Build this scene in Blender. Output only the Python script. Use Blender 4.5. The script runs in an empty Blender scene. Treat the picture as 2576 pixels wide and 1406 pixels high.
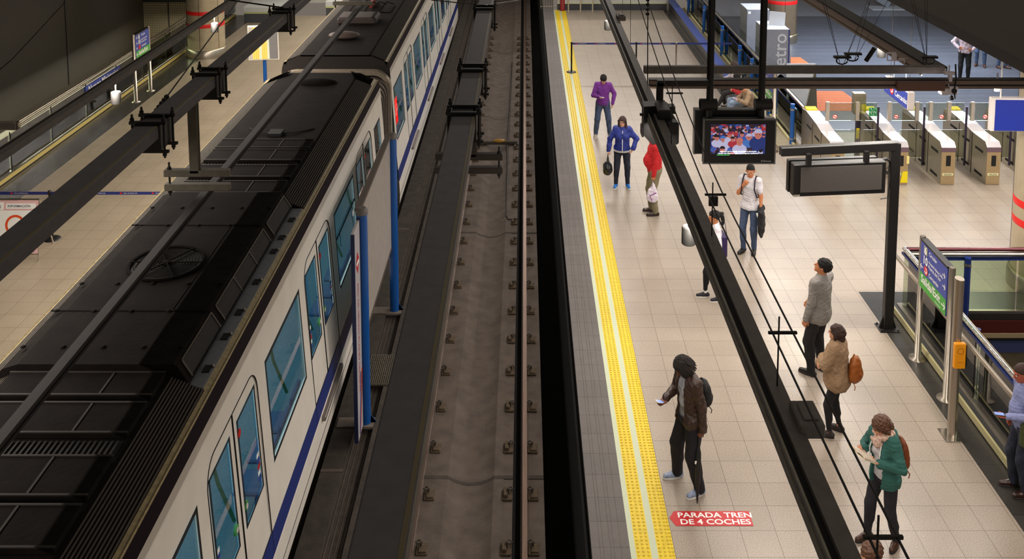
import bpy, math, random
import numpy as np
from mathutils import Matrix, Vector
random.seed(7)
scn = bpy.context.scene
COL = scn.collection
PI = math.pi

# ------------------------------------------------------------------ camera
CAM_H = 8.4
F_PX = 2456.0; W_PX = 2576.0; H_PX = 1406.0
VPX = 1320.0; HOR = -485.0
TH = math.asin(.11); SN = math.sin(TH); CS = math.cos(TH); FP = F_PX / CS
cam_d = bpy.data.cameras.new('camera'); cam = bpy.data.objects.new('camera', cam_d); COL.objects.link(cam)
cam.location = (0, 0, CAM_H); cam.rotation_euler = (PI/2 - TH, 0, 0)
cam_d.sensor_fit = 'HORIZONTAL'; cam_d.sensor_width = 36.0
cam_d.lens = 36.0 * F_PX / W_PX
cam_d.shift_x = (W_PX/2 - VPX) / W_PX
yp = HOR + F_PX * math.tan(TH)
cam_d.shift_y = -(H_PX/2 - yp) / W_PX
cam_d.clip_start = .1; cam_d.clip_end = 300
scn.camera = cam

def onz(x, y, z=0.):
    h = CAM_H - z; d = FP*h/(y-HOR); return ((x-VPX)*d/F_PX, (d-h*SN)/CS)
def onX(x, y, X):
    d = F_PX*X/(x-VPX); h = (y-HOR)*d/FP; return ((d-h*SN)/CS, CAM_H-h)
def onY(x, y, Y):
    q = y-HOR; h = q*Y*CS/(FP-q*SN); d = Y*CS+h*SN; return ((x-VPX)*d/F_PX, CAM_H-h)

# ------------------------------------------------------------------ world, exposure
w = bpy.data.worlds.new('world'); scn.world = w; w.use_nodes = True
w.node_tree.nodes['Background'].inputs[0].default_value = (1.0, .86, .72, 1)
w.node_tree.nodes['Background'].inputs[1].default_value = .145
scn.view_settings.view_transform = 'Standard'; scn.view_settings.look = 'None'
scn.view_settings.gamma = 1; scn.view_settings.use_curve_mapping = False
scn.view_settings.exposure = 0.22

def area(name, loc, sx, sy, power, color, rot=(0, 0, 0), parent=None, spread=180):
    l = bpy.data.lights.new(name, 'AREA'); l.shape = 'RECTANGLE'; l.size = sx; l.size_y = sy
    l.energy = power; l.color = color; l.spread = math.radians(spread)
    o = bpy.data.objects.new(name, l); COL.objects.link(o); o.location = loc; o.rotation_euler = rot
    if parent: o.parent = parent
    return o
WARM = (1.0, .91, .82)
CH_Z = 4.3            # height of the suspended light channels
# the fluorescent rows carried by the channels, those under the concourse ceiling, and a few without a fixture
area('platform_light_row', (1.755, 20.5, CH_Z-.125), .10, 38, 600, WARM)
area('platform_light_row', (-6.27, 20.5, CH_Z-.125), .10, 38, 1300, (1.0, .90, .80))
area('concourse_light_row', (6.35, 20.5, CH_Z-.125), .10, 11, 300, (1.0, .93, .86))
area('concourse_light_row', (7.0, 14.55, CH_Z-.16), 9.0, .10, 300, WARM)
area('concourse_light_row', (5.6, 7.5, 4.6), .3, 9, 150, (1.0, .88, .78))
area('concourse_light_row', (11.0, 19.0, 4.1), .4, 12, 420, (1.0, .92, .85))
area('concourse_light_row', (12.0, 31.0, 4.1), 7, 5, 900, (.82, .91, 1.0))
area('stairwell_fill_light', (-12.6, 28, .95), .08, 12, 260, (1.0, .95, .82))  # fill light added to brighten the left well, no lamp modelled
area('hall_light_row', (3.2, 43.5, 8.5), 10, .5, 500, WARM, (math.radians(-50), 0, 0))

# ------------------------------------------------------------------ materials
def lin(c):
    if isinstance(c, str):
        c = [int(c[i:i+2], 16)/255 for i in (0, 2, 4)]
    return tuple((v/12.92 if v <= .04045 else ((v+.055)/1.055)**2.4) for v in c[:3]) + (1.,)
MATS = {}
def mat(name, col, rough=.5, metal=0., n=None, amt=.12, bump=0., bscale=None, bd=.01, bdet=3, emit=None, es=1., spec=.5, stretch=None, dark=None):
    """plain procedural material: base colour broken up by noise"""
    if name in MATS: return MATS[name]
    m = bpy.data.materials.new(name); m.use_nodes = True; nt = m.node_tree; b = nt.nodes['Principled BSDF']
    c = lin(col); b.inputs['Base Color'].default_value = c
    b.inputs['Roughness'].default_value = rough; b.inputs['Metallic'].default_value = metal
    b.inputs['Specular IOR Level'].default_value = spec
    tc = nt.nodes.new('ShaderNodeTexCoord'); src = tc.outputs['Object']
    if stretch:
        mp = nt.nodes.new('ShaderNodeMapping'); mp.inputs['Scale'].default_value = stretch
        nt.links.new(src, mp.inputs[0]); src = mp.outputs[0]
    if n:
        t = nt.nodes.new('ShaderNodeTexNoise'); t.inputs['Scale'].default_value = n; t.inputs['Detail'].default_value = 4
        nt.links.new(src, t.inputs['Vector'])
        r = nt.nodes.new('ShaderNodeMapRange'); r.inputs[1].default_value = .3; r.inputs[2].default_value = .7
        r.inputs[3].default_value = 1-amt; r.inputs[4].default_value = 1+amt
        nt.links.new(t.outputs[0], r.inputs[0])
        mx = nt.nodes.new('ShaderNodeVectorMath'); mx.operation = 'SCALE'; mx.inputs[0].default_value = c[:3]
        nt.links.new(r.outputs[0], mx.inputs['Scale']); nt.links.new(mx.outputs[0], b.inputs['Base Color'])
    if bump:
        t2 = nt.nodes.new('ShaderNodeTexNoise'); t2.inputs['Scale'].default_value = bscale or 40; t2.inputs['Detail'].default_value = bdet
        nt.links.new(src, t2.inputs['Vector'])
        bp = nt.nodes.new('ShaderNodeBump'); bp.inputs['Strength'].default_value = min(1, bump); bp.inputs['Distance'].default_value = bd
        nt.links.new(t2.outputs[0], bp.inputs['Height']); nt.links.new(bp.outputs[0], b.inputs['Normal'])
    if emit:
        b.inputs['Emission Color'].default_value = lin(emit); b.inputs['Emission Strength'].default_value = es
    MATS[name] = m
    return m
def glassmat(name, tint, refl=.08, rough=.02, gcol=(1, 1, 1, 1)):
    m = bpy.data.materials.new(name); m.use_nodes = True; nt = m.node_tree
    for x in list(nt.nodes):
        if x.type != 'OUTPUT_MATERIAL': nt.nodes.remove(x)
    out = [x for x in nt.nodes if x.type == 'OUTPUT_MATERIAL'][0]
    tr = nt.nodes.new('ShaderNodeBsdfTransparent'); tr.inputs[0].default_value = lin(tint)
    gl = nt.nodes.new('ShaderNodeBsdfGlossy'); gl.inputs['Roughness'].default_value = rough; gl.inputs[0].default_value = gcol
    fr = nt.nodes.new('ShaderNodeFresnel'); fr.inputs[0].default_value = 1.45
    ad = nt.nodes.new('ShaderNodeMath'); ad.operation = 'ADD'; ad.inputs[1].default_value = refl; ad.use_clamp = True
    mx = nt.nodes.new('ShaderNodeMixShader')
    nt.links.new(fr.outputs[0], ad.inputs[0]); nt.links.new(ad.outputs[0], mx.inputs[0])
    nt.links.new(tr.outputs[0], mx.inputs[1]); nt.links.new(gl.outputs[0], mx.inputs[2]); nt.links.new(mx.outputs[0], out.inputs[0])
    MATS[name] = m
    return m
def tilemat(name, c1, c2, mortar, wid, hei, ox, oy, ms=.004, speck=260, samt=.22, rough=.32, offset=0., patch=.0, bump=.15, sc2=1.3):
    m = bpy.data.materials.new(name); m.use_nodes = True; nt = m.node_tree; b = nt.nodes['Principled BSDF']; L = nt.links.new
    tc = nt.nodes.new('ShaderNodeTexCoord'); mp = nt.nodes.new('ShaderNodeMapping'); mp.inputs['Location'].default_value = (-ox, -oy, 0)
    L(tc.outputs['Object'], mp.inputs[0])
    br = nt.nodes.new('ShaderNodeTexBrick'); br.offset = offset; br.squash = 1
    br.inputs['Color1'].default_value = lin(c1); br.inputs['Color2'].default_value = lin(c2); br.inputs['Mortar'].default_value = lin(mortar)
    br.inputs['Scale'].default_value = 1; br.inputs['Mortar Size'].default_value = ms; br.inputs['Mortar Smooth'].default_value = .1
    br.inputs['Brick Width'].default_value = wid; br.inputs['Row Height'].default_value = hei; br.inputs['Bias'].default_value = -.3
    L(mp.outputs[0], br.inputs['Vector'])
    t = nt.nodes.new('ShaderNodeTexNoise'); t.inputs['Scale'].default_value = speck; t.inputs['Detail'].default_value = 2
    L(tc.outputs['Object'], t.inputs['Vector'])
    r = nt.nodes.new('ShaderNodeMapRange'); r.inputs[1].default_value = .3; r.inputs[2].default_value = .7; r.inputs[3].default_value = 1-samt; r.inputs[4].default_value = 1+samt
    L(t.outputs[0], r.inputs[0])
    t2 = nt.nodes.new('ShaderNodeTexNoise'); t2.inputs['Scale'].default_value = sc2; t2.inputs['Detail'].default_value = 5
    L(tc.outputs['Object'], t2.inputs['Vector'])
    r2 = nt.nodes.new('ShaderNodeMapRange'); r2.inputs[1].default_value = .3; r2.inputs[2].default_value = .7; r2.inputs[3].default_value = .93; r2.inputs[4].default_value = 1.06
    L(t2.outputs[0], r2.inputs[0])
    mu = nt.nodes.new('ShaderNodeMath'); mu.operation = 'MULTIPLY'; L(r.outputs[0], mu.inputs[0]); L(r2.outputs[0], mu.inputs[1])
    v = nt.nodes.new('ShaderNodeVectorMath'); v.operation = 'SCALE'; L(br.outputs['Color'], v.inputs[0]); L(mu.outputs[0], v.inputs['Scale'])
    L(v.outputs[0], b.inputs['Base Color']); b.inputs['Roughness'].default_value = rough
    bp = nt.nodes.new('ShaderNodeBump'); bp.inputs['Strength'].default_value = bump; bp.inputs['Distance'].default_value = .002; bp.invert = True
    L(br.outputs['Fac'], bp.inputs['Height']); L(bp.outputs[0], b.inputs['Normal'])
    MATS[name] = m
    return m
def meshmat(name, c1, c2, s=(26, 26, 26)):
    """perforated cladding: rows of dots"""
    m = bpy.data.materials.new(name); m.use_nodes = True; nt = m.node_tree; b = nt.nodes['Principled BSDF']; L = nt.links.new
    tc = nt.nodes.new('ShaderNodeTexCoord'); mp = nt.nodes.new('ShaderNodeMapping'); mp.inputs['Scale'].default_value = s
    L(tc.outputs['Object'], mp.inputs[0])
    vo = nt.nodes.new('ShaderNodeTexVoronoi'); vo.inputs['Scale'].default_value = 1; vo.inputs['Randomness'].default_value = .0; L(mp.outputs[0], vo.inputs['Vector'])
    r = nt.nodes.new('ShaderNodeMapRange'); r.inputs[1].default_value = .3; r.inputs[2].default_value = .5; L(vo.outputs[0], r.inputs[0])
    mx = nt.nodes.new('ShaderNodeMix'); mx.data_type = 'RGBA'; mx.inputs[6].default_value = lin(c1); mx.inputs[7].default_value = lin(c2)
    L(r.outputs[0], mx.inputs[0]); L(mx.outputs[2], b.inputs['Base Color']); b.inputs['Roughness'].default_value = .6
    MATS[name] = m
    return m

STEEL = mat('brushed_steel', 'a89f92', .28, .9, 60, .12, stretch=(1, 1, 12))
STEEL_D = mat('dull_steel', '8d867a', .4, .8, 30, .15)
CHROME = mat('polished_steel', 'd8d4cc', .14, 1.)
BLACK = mat('black_paint', '141212', .45, 0, 20, .2)
BLACKM = mat('black_matt', '0d0c0c', .8)
BEAMG = mat('dark_grey_paint', '59585d', .6, 0, 8, .12)
CHG = mat('channel_grey_paint', '6a6561', .55, 0, 10, .15)
CHL = mat('channel_edge_trim', '8d8878', .5, 0, 8, .2)
BLUE = mat('blue_paint', '12509a', .35, 0, 20, .05)
BLUED = mat('dark_blue_paint', '152a66', .35)
SPKW = mat('speaker_shell', '4a4947', .5)
WHITE = mat('white_paint', 'd8d4cc', .4)
BEIGE = mat('beige_panel', 'b8ae9c', .5, 0, 6, .08)
YEL = mat('yellow_plastic', 'e9d40c', .5)
ORANGE = mat('orange_plastic', 'f09c10', .4)
RED = mat('red_paint', 'd01c18', .4)
GREEN = mat('green_sign', '3fa035', .4)
SIGNB = mat('blue_sign', '31439b', .4)
LETTER = mat('white_lettering', 'f2f2ee', .5)
GLASS = glassmat('clear_balustrade_glass', 'd2dccb', .03)
RUBBER = mat('black_rubber', '0c0c0d', .6)
CONC = mat('concrete', '6f665c', .85, 0, 5, .22, .5, 60)

# ------------------------------------------------------------------ mesh helpers
def rotm(ax, a): return Matrix.Rotation(a, 3, ax)
class MB:
    def __init__(s): s.v = []; s.f = []; s.m = []; s.sm = []; s.mi = 0; s.smooth = False
    def add(s, vs, fs, M=None, off=None):
        n = len(s.v)
        for p in vs:
            p = Vector(p)
            if M is not None: p = M @ p
            if off is not None: p = p + Vector(off)
            s.v.append(tuple(p))
        for f in fs: s.f.append([i+n for i in f]); s.m.append(s.mi); s.sm.append(s.smooth)
        return s
    def box(s, c, d, R=None, bev=0.):
        hx, hy, hz = d[0]/2, d[1]/2, d[2]/2
        if bev <= 0 or bev*2.2 > min(d):
            vs = [(x*hx, y*hy, z*hz) for x in (-1, 1) for y in (-1, 1) for z in (-1, 1)]
            fs = [(0, 1, 3, 2), (4, 6, 7, 5), (0, 4, 5, 1), (2, 3, 7, 6), (0, 2, 6, 4), (1, 5, 7, 3)]
            return s.add(vs, fs, R, c)
        b = bev; vs = []; idx = {}
        for x in (-1, 1):
            for y in (-1, 1):
                for z in (-1, 1):
                    idx[x, y, z] = len(vs)
                    vs += [(x*hx, y*(hy-b), z*(hz-b)), (x*(hx-b), y*hy, z*(hz-b)), (x*(hx-b), y*(hy-b), z*hz)]
        fs = []
        def q(k, a): return idx[a]+k
        for k in range(3):
            o = [i for i in range(3) if i != k]
            for sg in (-1, 1):
                cs = []
                for (p, r) in ((-1, -1), (1, -1), (1, 1), (-1, 1)):
                    a = [0, 0, 0]; a[k] = sg; a[o[0]] = p; a[o[1]] = r; cs.append(q(k, tuple(a)))
                fs.append(cs)
        for k in range(3):
            o = [i for i in range(3) if i != k]
            for p in (-1, 1):
                for r in (-1, 1):
                    a = [0, 0, 0]; a[o[0]] = p; a[o[1]] = r
                    a[k] = -1; a0 = tuple(a); a[k] = 1; a1 = tuple(a)
                    fs.append([q(o[0], a0), q(o[0], a1), q(o[1], a1), q(o[1], a0)])
        for a in idx: fs.append([q(0, a), q(1, a), q(2, a)])
        return s.add(vs, fs, R, c)
    def bb(s, x0, x1, y0, y1, z0, z1, bev=0.): return s.box(((x0+x1)/2, (y0+y1)/2, (z0+z1)/2), (abs(x1-x0), abs(y1-y0), abs(z1-z0)), None, bev)
    def cyl(s, a, b, r, r2=None, n=12, caps=True):
        r2 = r if r2 is None else r2; a = Vector(a); b = Vector(b); d = (b-a).normalized()
        u = d.orthogonal().normalized(); v = d.cross(u); vs = []
        for i in range(n):
            t = 2*PI*i/n; e = u*math.cos(t)+v*math.sin(t); vs += [a+e*r, b+e*r2]
        fs = [(2*i, 2*i+1, (2*i+3) % (2*n), (2*i+2) % (2*n)) for i in range(n)]
        o = s.smooth; s.smooth = True; base = len(s.v); s.add(vs, fs); s.smooth = False
        if caps:
            s.add([vs[2*i] for i in range(n)], [list(range(n))]); s.add([vs[2*i+1] for i in range(n)], [list(range(n))[::-1]])
        s.smooth = o; return s
    def tube(s, pts, r, n=8, rs=None, close=False, caps=True):
        pts = [Vector(p) for p in pts]; N = len(pts); vs = []; u = None
        for i, p in enumerate(pts):
            if close: d = pts[(i+1) % N]-pts[i-1]
            else: d = pts[min(i+1, N-1)]-pts[max(i-1, 0)]
            d = d.normalized() if d.length > 1e-9 else Vector((0, 0, 1))
            if u is None: u = d.orthogonal().normalized()
            else:
                u = (u-d*u.dot(d)); u = u.normalized() if u.length > 1e-6 else d.orthogonal().normalized()
            v = d.cross(u); rr = rs[i] if rs else r
            for k in range(n):
                t = 2*PI*k/n; vs.append(p+(u*math.cos(t)+v*math.sin(t))*rr)
        fs = []
        for i in range(N if close else N-1):
            j = (i+1) % N
            for k in range(n): fs.append((i*n+k, i*n+(k+1) % n, j*n+(k+1) % n, j*n+k))
        o = s.smooth; s.smooth = True; s.add(vs, fs); s.smooth = o
        if caps and not close: s.add(vs[:n], [list(range(n))[::-1]]); s.add(vs[-n:], [list(range(n))])
        return s
    def lathe(s, prof, c=(0, 0, 0), n=24, axis=(1, 1), caps=True, sm=True):
        vs = []
        for (r, z) in prof:
            for k in range(n):
                t = 2*PI*k/n; vs.append((c[0]+r*math.cos(t)*axis[0], c[1]+r*math.sin(t)*axis[1], c[2]+z))
        fs = [(i*n+k, i*n+(k+1) % n, (i+1)*n+(k+1) % n, (i+1)*n+k) for i in range(len(prof)-1) for k in range(n)]
        o = s.smooth; s.smooth = sm; s.add(vs, fs); s.smooth = o
        if caps: s.add(vs[:n], [list(range(n))[::-1]]); s.add(vs[-n:], [list(range(n))])
        return s
    def sph(s, c, r, n=10, m=7, R=None):
        if not hasattr(r, '__len__'): r = (r, r, r)
        vs = []
        for i in range(m+1):
            a = PI*i/m
            for k in range(n):
                t = 2*PI*k/n; vs.append((r[0]*math.sin(a)*math.cos(t), r[1]*math.sin(a)*math.sin(t), r[2]*math.cos(a)))
        fs = [(i*n+k, (i+1)*n+k, (i+1)*n+(k+1) % n, i*n+(k+1) % n) for i in range(m) for k in range(n)]
        o = s.smooth; s.smooth = True; s.add(vs, fs, R, c); s.smooth = o; return s
    def ext(s, poly, a, b, plane='xz'):
        """extrude a 2-D polygon along the third axis from a to b"""
        f = {'xz': lambda p, t: (p[0], t, p[1]), 'yz': lambda p, t: (t, p[0], p[1]), 'xy': lambda p, t: (p[0], p[1], t)}[plane]
        n = len(poly); vs = [f(p, a) for p in poly]+[f(p, b) for p in poly]
        return s.add(vs, [list(range(n)), list(range(n, 2*n))[::-1]]+[(i, i+n, (i+1) % n+n, (i+1) % n) for i in range(n)])
    def strip(s, prof, a, b, axis='y'):
        """open sheet: profile (x,z) swept from y=a to y=b"""
        vs = [(p[0], a, p[1]) for p in prof]+[(p[0], b, p[1]) for p in prof]; n = len(prof)
        return s.add(vs, [(i, i+1, n+i+1, n+i) for i in range(n-1)])
    def quad(s, a, b, c, d): return s.add([a, b, c, d], [(0, 1, 2, 3)])
    def build(s, name, mats, parent=None, off=None, auto=True):
        me = bpy.data.meshes.new(name)
        vs = s.v
        if off is not None: vs = [(p[0]-off[0], p[1]-off[1], p[2]-off[2]) for p in vs]
        me.from_pydata(vs, [], s.f)
        if not isinstance(mats, (list, tuple)): mats = [mats]
        for m in mats: me.materials.append(m)
        me.polygons.foreach_set('material_index', s.m); me.polygons.foreach_set('use_smooth', s.sm); me.update()
        o = bpy.data.objects.new(name, me); COL.objects.link(o)
        if parent is not None: o.parent = parent
        return o
def tag(o, label=None, cat=None, group=None, kind=None):
    if label: o['label'] = label
    if cat: o['category'] = cat
    if group: o['group'] = group
    if kind: o['kind'] = kind
    return o
def thing(name, label, cat, loc=(0, 0, 0), rotz=0, group=None, kind=None):
    o = bpy.data.objects.new(name, None); COL.objects.link(o); o.location = loc; o.rotation_euler = (0, 0, rotz)
    o.empty_display_size = .1
    return tag(o, label, cat, group, kind)
def one(name, mb, mats, label, cat, group=None, kind=None, loc=(0, 0, 0)):
    """a thing that is one mesh, its origin at loc (mesh given in world coordinates)"""
    o = mb.build(name, mats, None, loc if any(loc) else None); o.location = loc
    return tag(o, label, cat, group, kind)
def struct(name, mb, m, label=None):
    o = mb.build(name, m); o['kind'] = 'structure'
    if label: o['label'] = label
    return o
def dup(root, loc, rotz=None, label=None, group=None):
    r = root.copy(); COL.objects.link(r); r.location = loc
    if rotz is not None: r.rotation_euler = (0, 0, rotz)
    if label: r['label'] = label
    if group: r['group'] = group
    for ch in list(root.children):
        c = ch.copy(); COL.objects.link(c); c.parent = r
        for g in list(ch.children):
            d = g.copy(); COL.objects.link(d); d.parent = c
    return r
TXT = {}
def text(s, size=1., extr=.0, align='LEFT', bold=0.):
    """letters in the local XY plane as (verts, faces)"""
    k = (s, size, extr, align, bold)
    if k in TXT: return TXT[k]
    cu = bpy.data.curves.new('t', 'FONT'); cu.body = s; cu.size = size; cu.extrude = extr; cu.align_x = align; cu.offset = bold; cu.resolution_u = 3
    o = bpy.data.objects.new('t', cu); COL.objects.link(o)
    dg = bpy.context.evaluated_depsgraph_get(); e = o.evaluated_get(dg); me = e.to_mesh()
    vs = [tuple(v.co) for v in me.vertices]; fs = [list(p.vertices) for p in me.polygons]
    e.to_mesh_clear(); bpy.data.objects.remove(o); bpy.data.curves.remove(cu)
    TXT[k] = (vs, fs); return TXT[k]
def frame(xdir, ydir):
    x = Vector(xdir).normalized(); y = Vector(ydir).normalized(); z = x.cross(y)
    return Matrix((x, y, z)).transposed()
# ------------------------------------------------------------------ THE SETTING
T = .4075
TILE = tilemat('speckled_floor_tile', '998d80', '9f9386', '5c5249', T, T, .0755, .358, ms=.003, speck=95, samt=.42)
TILEB = tilemat('concourse_floor_tile', '998d80', '9f9386', '5c5249', T, T, .0755, .358, ms=.003, speck=95, samt=.42)
SLAT = tilemat('dark_slatted_floor', '62656f', '6e707c', '35363e', 60, .16, 0, .06, ms=.022, speck=60, samt=.5, rough=.3, offset=.5, bump=.4)
PALEF = mat('pale_hall_floor', '8d919c', .3, 0, 3, .08)
DSTRIP = tilemat('dark_granite_strip', '35332f', '3d3b37', '1c1b19', .9, .9, 0, 0, speck=200, samt=.25, rough=.25)
PAVER = tilemat('grooved_edge_paver', '5f5a58', '686260', '413d3c', .6, .4075, .76, .1, ms=.004, speck=160, samt=.3, rough=.7, sc2=6)
PALE = mat('pale_strip', 'b9c2a4', .45, 0, 50, .06)
YELF = mat('yellow_tactile', 'd8bc08', .5, 0, 12, .12)
DOME = mat('worn_tactile_dome', 'c9ad10', .55, 0, 30, .2)
TRKC = mat('trackbed_concrete', '554a42', .85, 0, 4, .28, .9, 45)
TRKD = mat('trackbed_dark_concrete', '3a332c', .9, 0, 6, .3, .8, 40)
PIT = mat('pit_shade_black', '070605', 1.)  # near-black colour stands in for the shade below the platform edge
STONE = mat('brown_stone_cladding', '6b6250', .6, 0, 5, .15)
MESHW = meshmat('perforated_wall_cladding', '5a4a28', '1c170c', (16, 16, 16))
MESHW2 = meshmat('perforated_wall_cladding_lit', '8a7d5e', '3a3320', (16, 16, 16))  # lighter copy of the cladding: light on the end wall put into colour

Y0, Y1 = 5.2, 40.0
# platform on the right
m = MB()
m.bb(1.70, 5.82, Y0, Y1, -.12, 0); struct('floor', m, TILE)
m = MB(); m.bb(5.82, 22, 16.2, 24.6, -.12, 0); struct('floor', m, TILEB)
m = MB(); m.bb(7.15, 22, 24.6, 38.8, -.12, 0); struct('floor', m, SLAT)
m = MB(); m.bb(5.82, 7.15, 24.6, 40, -.12, 0); struct('floor', m, TILEB)
m = MB(); m.bb(7.15, 24, 38.8, 60, -.12, 0); struct('floor', m, PALEF)
m = MB(); m.bb(5.82, 6.34, Y0, 16.2, -.12, .002); m.bb(6.34, 12, 15.5, 16.2, -.12, .002); struct('trim_1', m, DSTRIP)
m = MB(); m.bb(5.76, 5.96, 25.2, 40, 0, .003); struct('trim_2', m, DSTRIP)
m = MB(); m.bb(.76, 1.20, Y0, 47, -.12, 0)
for gx in (.86, .90, .98, 1.02, 1.10): m.bb(gx, gx+.022, Y0, 47, 0, .004)
struct('platform_edge', m, PAVER)
m = MB(); m.bb(1.20, 1.262, Y0, Y1, -.12, .001); m.bb(1.432, 1.51, Y0, Y1, -.12, .001); struct('platform_edge_line', m, PALE)
m = MB(); m.mi = 0; m.bb(1.262, 1.432, Y0, Y1, -.12, .002); m.bb(1.51, 1.70, Y0, Y1, -.12, .002)
m.mi = 1
dv = [(math.cos(a*PI/3), math.sin(a*PI/3)) for a in range(6)]
y = Y0+.03
while y < Y1-.03:
    for x in (1.290, 1.347, 1.404, 1.537, 1.592, 1.647, 1.683):
        vs = [(x+c*.017, y+s*.017, .002) for c, s in dv]+[(x+c*.010, y+s*.010, .009) for c, s in dv]
        m.add(vs, [(i, (i+1) % 6, (i+1) % 6+6, i+6) for i in range(6)]+[(6, 7, 8, 9, 10, 11)])
    y += .058
struct('tactile_strip', m, [YELF, DOME])
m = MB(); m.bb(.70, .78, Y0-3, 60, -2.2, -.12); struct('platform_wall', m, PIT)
m = MB(); m.bb(.78, 6.2, Y0, Y1, -.5, -.13); struct('platform_slab', m, CONC)

# platform on the left (beyond the train)
LT = tilemat('left_platform_tile', '978a76', '9d907c', '5c5146', T, T, -.1, .358, ms=.003, speck=95, samt=.42)
m = MB(); m.bb(-10.9, -6.62, 4, 38.9, -.12, 0); struct('floor', m, LT)
m = MB(); m.bb(-6.12, -5.7, 2, 47, -.12, 0); struct('platform_edge', m, PAVER)
m = MB(); m.bb(-6.18, -6.12, 2, 39, -.12, .001); m.bb(-6.42, -6.35, 2, 39, -.12, .001); struct('platform_edge_line', m, PALE)
m = MB(); m.bb(-6.35, -6.18, 2, 39, -.12, .002); m.bb(-6.62, -6.42, 2, 39, -.12, .002)
m.mi = 1; y = 14.
while y < 24:
    for x in (-6.21, -6.265, -6.32, -6.45, -6.51, -6.57):
        vs = [(x+c*.017, y+s*.017, .002) for c, s in dv]+[(x+c*.010, y+s*.010, .009) for c, s in dv]
        m.add(vs, [(i, (i+1) % 6, (i+1) % 6+6, i+6) for i in range(6)]+[(6, 7, 8, 9, 10, 11)])
    y += .058
struct('tactile_strip', m, [YELF, DOME])
m = MB(); m.bb(-11.72, -10.9, 4, 39, -.12, .001); struct('trim_3', m, DSTRIP)
m = MB(); m.bb(-11.72, -5.78, 2, 39, -2, -.13); struct('platform_slab', m, CONC)

# the track pit
m = MB()
m.bb(-2.25, -1.10, -2, 60, -1.6, -1.15); m.bb(-.44, -.30, -2, 60, -1.6, -1.15); m.bb(-.30, -.17, -2, 60, -1.6, -1.16); m.bb(-.02, .27, -2, 60, -1.6, -1.16)
n = 10
prof = [(-1.10+.66*i/n, -1.15-.11*math.sin(PI*i/n)**.8) for i in range(n+1)]
m.smooth = True; m.strip(prof, -2, 60); m.smooth = False
struct('trackbed', m, TRKC)
m = MB(); m.bb(-.17, -.02, -2, 60, -1.7, -1.30); m.bb(.27, .72, -2, 60, -2.3, -2.1); struct('trackbed_slot', m, PIT)  # pit floor sunk deep and coloured near black to carry the shade
m = MB()
for jy in (4.9, 13.03, 21.13, 29.46, 37.6):
    for (x0, x1) in ((-2.25, -1.1), (-.44, -.17), (-.02, .27)): m.bb(x0, x1, jy-.035, jy+.035, -1.16, -1.147)
    pr = [(-1.10+.66*i/n, -1.147-.11*math.sin(PI*i/n)**.8) for i in range(n+1)]
    m.strip(pr, jy-.03, jy+.03)
struct('trackbed_joint', m, TRKD)
m = MB(); m.bb(-2.94, -2.62, -2, 60, -1.4, -1.10); m.bb(-6, -2.94, -2, 60, -1.5, -1.22)
m.bb(-2.33, -2.25, -2, 60, -1.4, -1.08); m.bb(-2.62, -2.33, -2, 60, -1.5, -1.2); struct('trackbed', m, TRKD)
m = MB()
for x in (-2.60, -2.53, -2.46, -2.39): m.bb(x, x+.012, -2, 60, -1.2, -1.192)
for jy in (5.2, 13.1, 21.2, 29.3, 37.3): m.bb(-2.94, -2.62, jy-.03, jy+.03, -1.1, -1.094)
struct('trackbed_gutter', m, TRKC)

# walls
m = MB(); m.bb(-14.3, -13.9, 0, 35, -4, 12); struct('wall_left', m, MESHW)
m = MB(); m.bb(-13.9, -11.4, 35, 35.3, -4, 12); struct('wall_left_end', m, MESHW2)
m = MB()
for sx in (-13.0, -11.9): m.bb(sx, sx+.03, 34.97, 35, -4, 12)
for sy in (12.5, 18, 23.5, 29): m.bb(-13.9, -13.88, sy, sy+.03, 0, 12)
m.bb(-13.9, -11.4, 34.96, 35, 1.35, 1.45)
struct('trim_4', m, BLACK)
m = MB(); m.bb(1.36, 5.9, 40, 40.3, .30, 3); m.bb(-11.0, -5.7, 40, 40.3, .3, 3); struct('wall_back', m, mat('white_wall_panel', 'bdbdb4', .5, 0, 4, .05))
m = MB(); m.bb(1.36, 5.9, 39.96, 40.3, 0, .27); struct('baseboard_back', m, mat('grey_plinth', '38393d', .5, 0, 5, .1))
m = MB(); m.bb(1.36, 5.9, 39.95, 40.3, .27, .31); struct('trim_5', m, mat('cream_trim', 'c9c79a', .5))
m = MB(); m.bb(-5.7, .76, 58, 58.3, -2, 5); m.bb(.76, 1.36, 46.5, 46.8, -2, 5); struct('wall_tunnel', m, PIT)
m = MB(); m.bb(5.9, 6.3, 40, 60, 0, 3); struct('wall_right', m, mat('white_wall_panel_2', 'a9a9a0', .5, 0, 4, .05))

# the stair well on the right: fascia and shaft
m = MB(); m.bb(6.34, 12, 15.46, 15.5, -.12, 0); m.bb(6.34, 12, 15.46, 15.5, -.47, -.41); struct('trim_6', m, BLACK)
m = MB(); m.bb(6.34, 12, 15.44, 15.5, -.33, -.12); struct('trim_7', m, mat('maroon_fascia', '4a1712', .3, .3))
m = MB(); m.bb(6.34, 12, 15.43, 15.5, -.41, -.33); struct('trim_8', m, mat('cream_fascia', '9c8a6c', .3, .3))
m = MB(); m.bb(6.34, 12, 15.45, 15.5, -.68, -.47); struct('trim_9', m, mat('blue_fascia', '27335c', .4))
m = MB(); m.bb(6.34, 12, 15.5, 15.9, -4, -.68); m.bb(6.2, 6.34, Y0, 15.5, -4, -.12); m.bb(6.3, 12, 4, 15.9, -4.2, -4)
m.bb(6.34, 12, 14.6, 15.5, -4, -1.75); m.bb(6.34, 12, 13.7, 14.6, -4, -2.05)
struct('stair_well', m, STONE)

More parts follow.
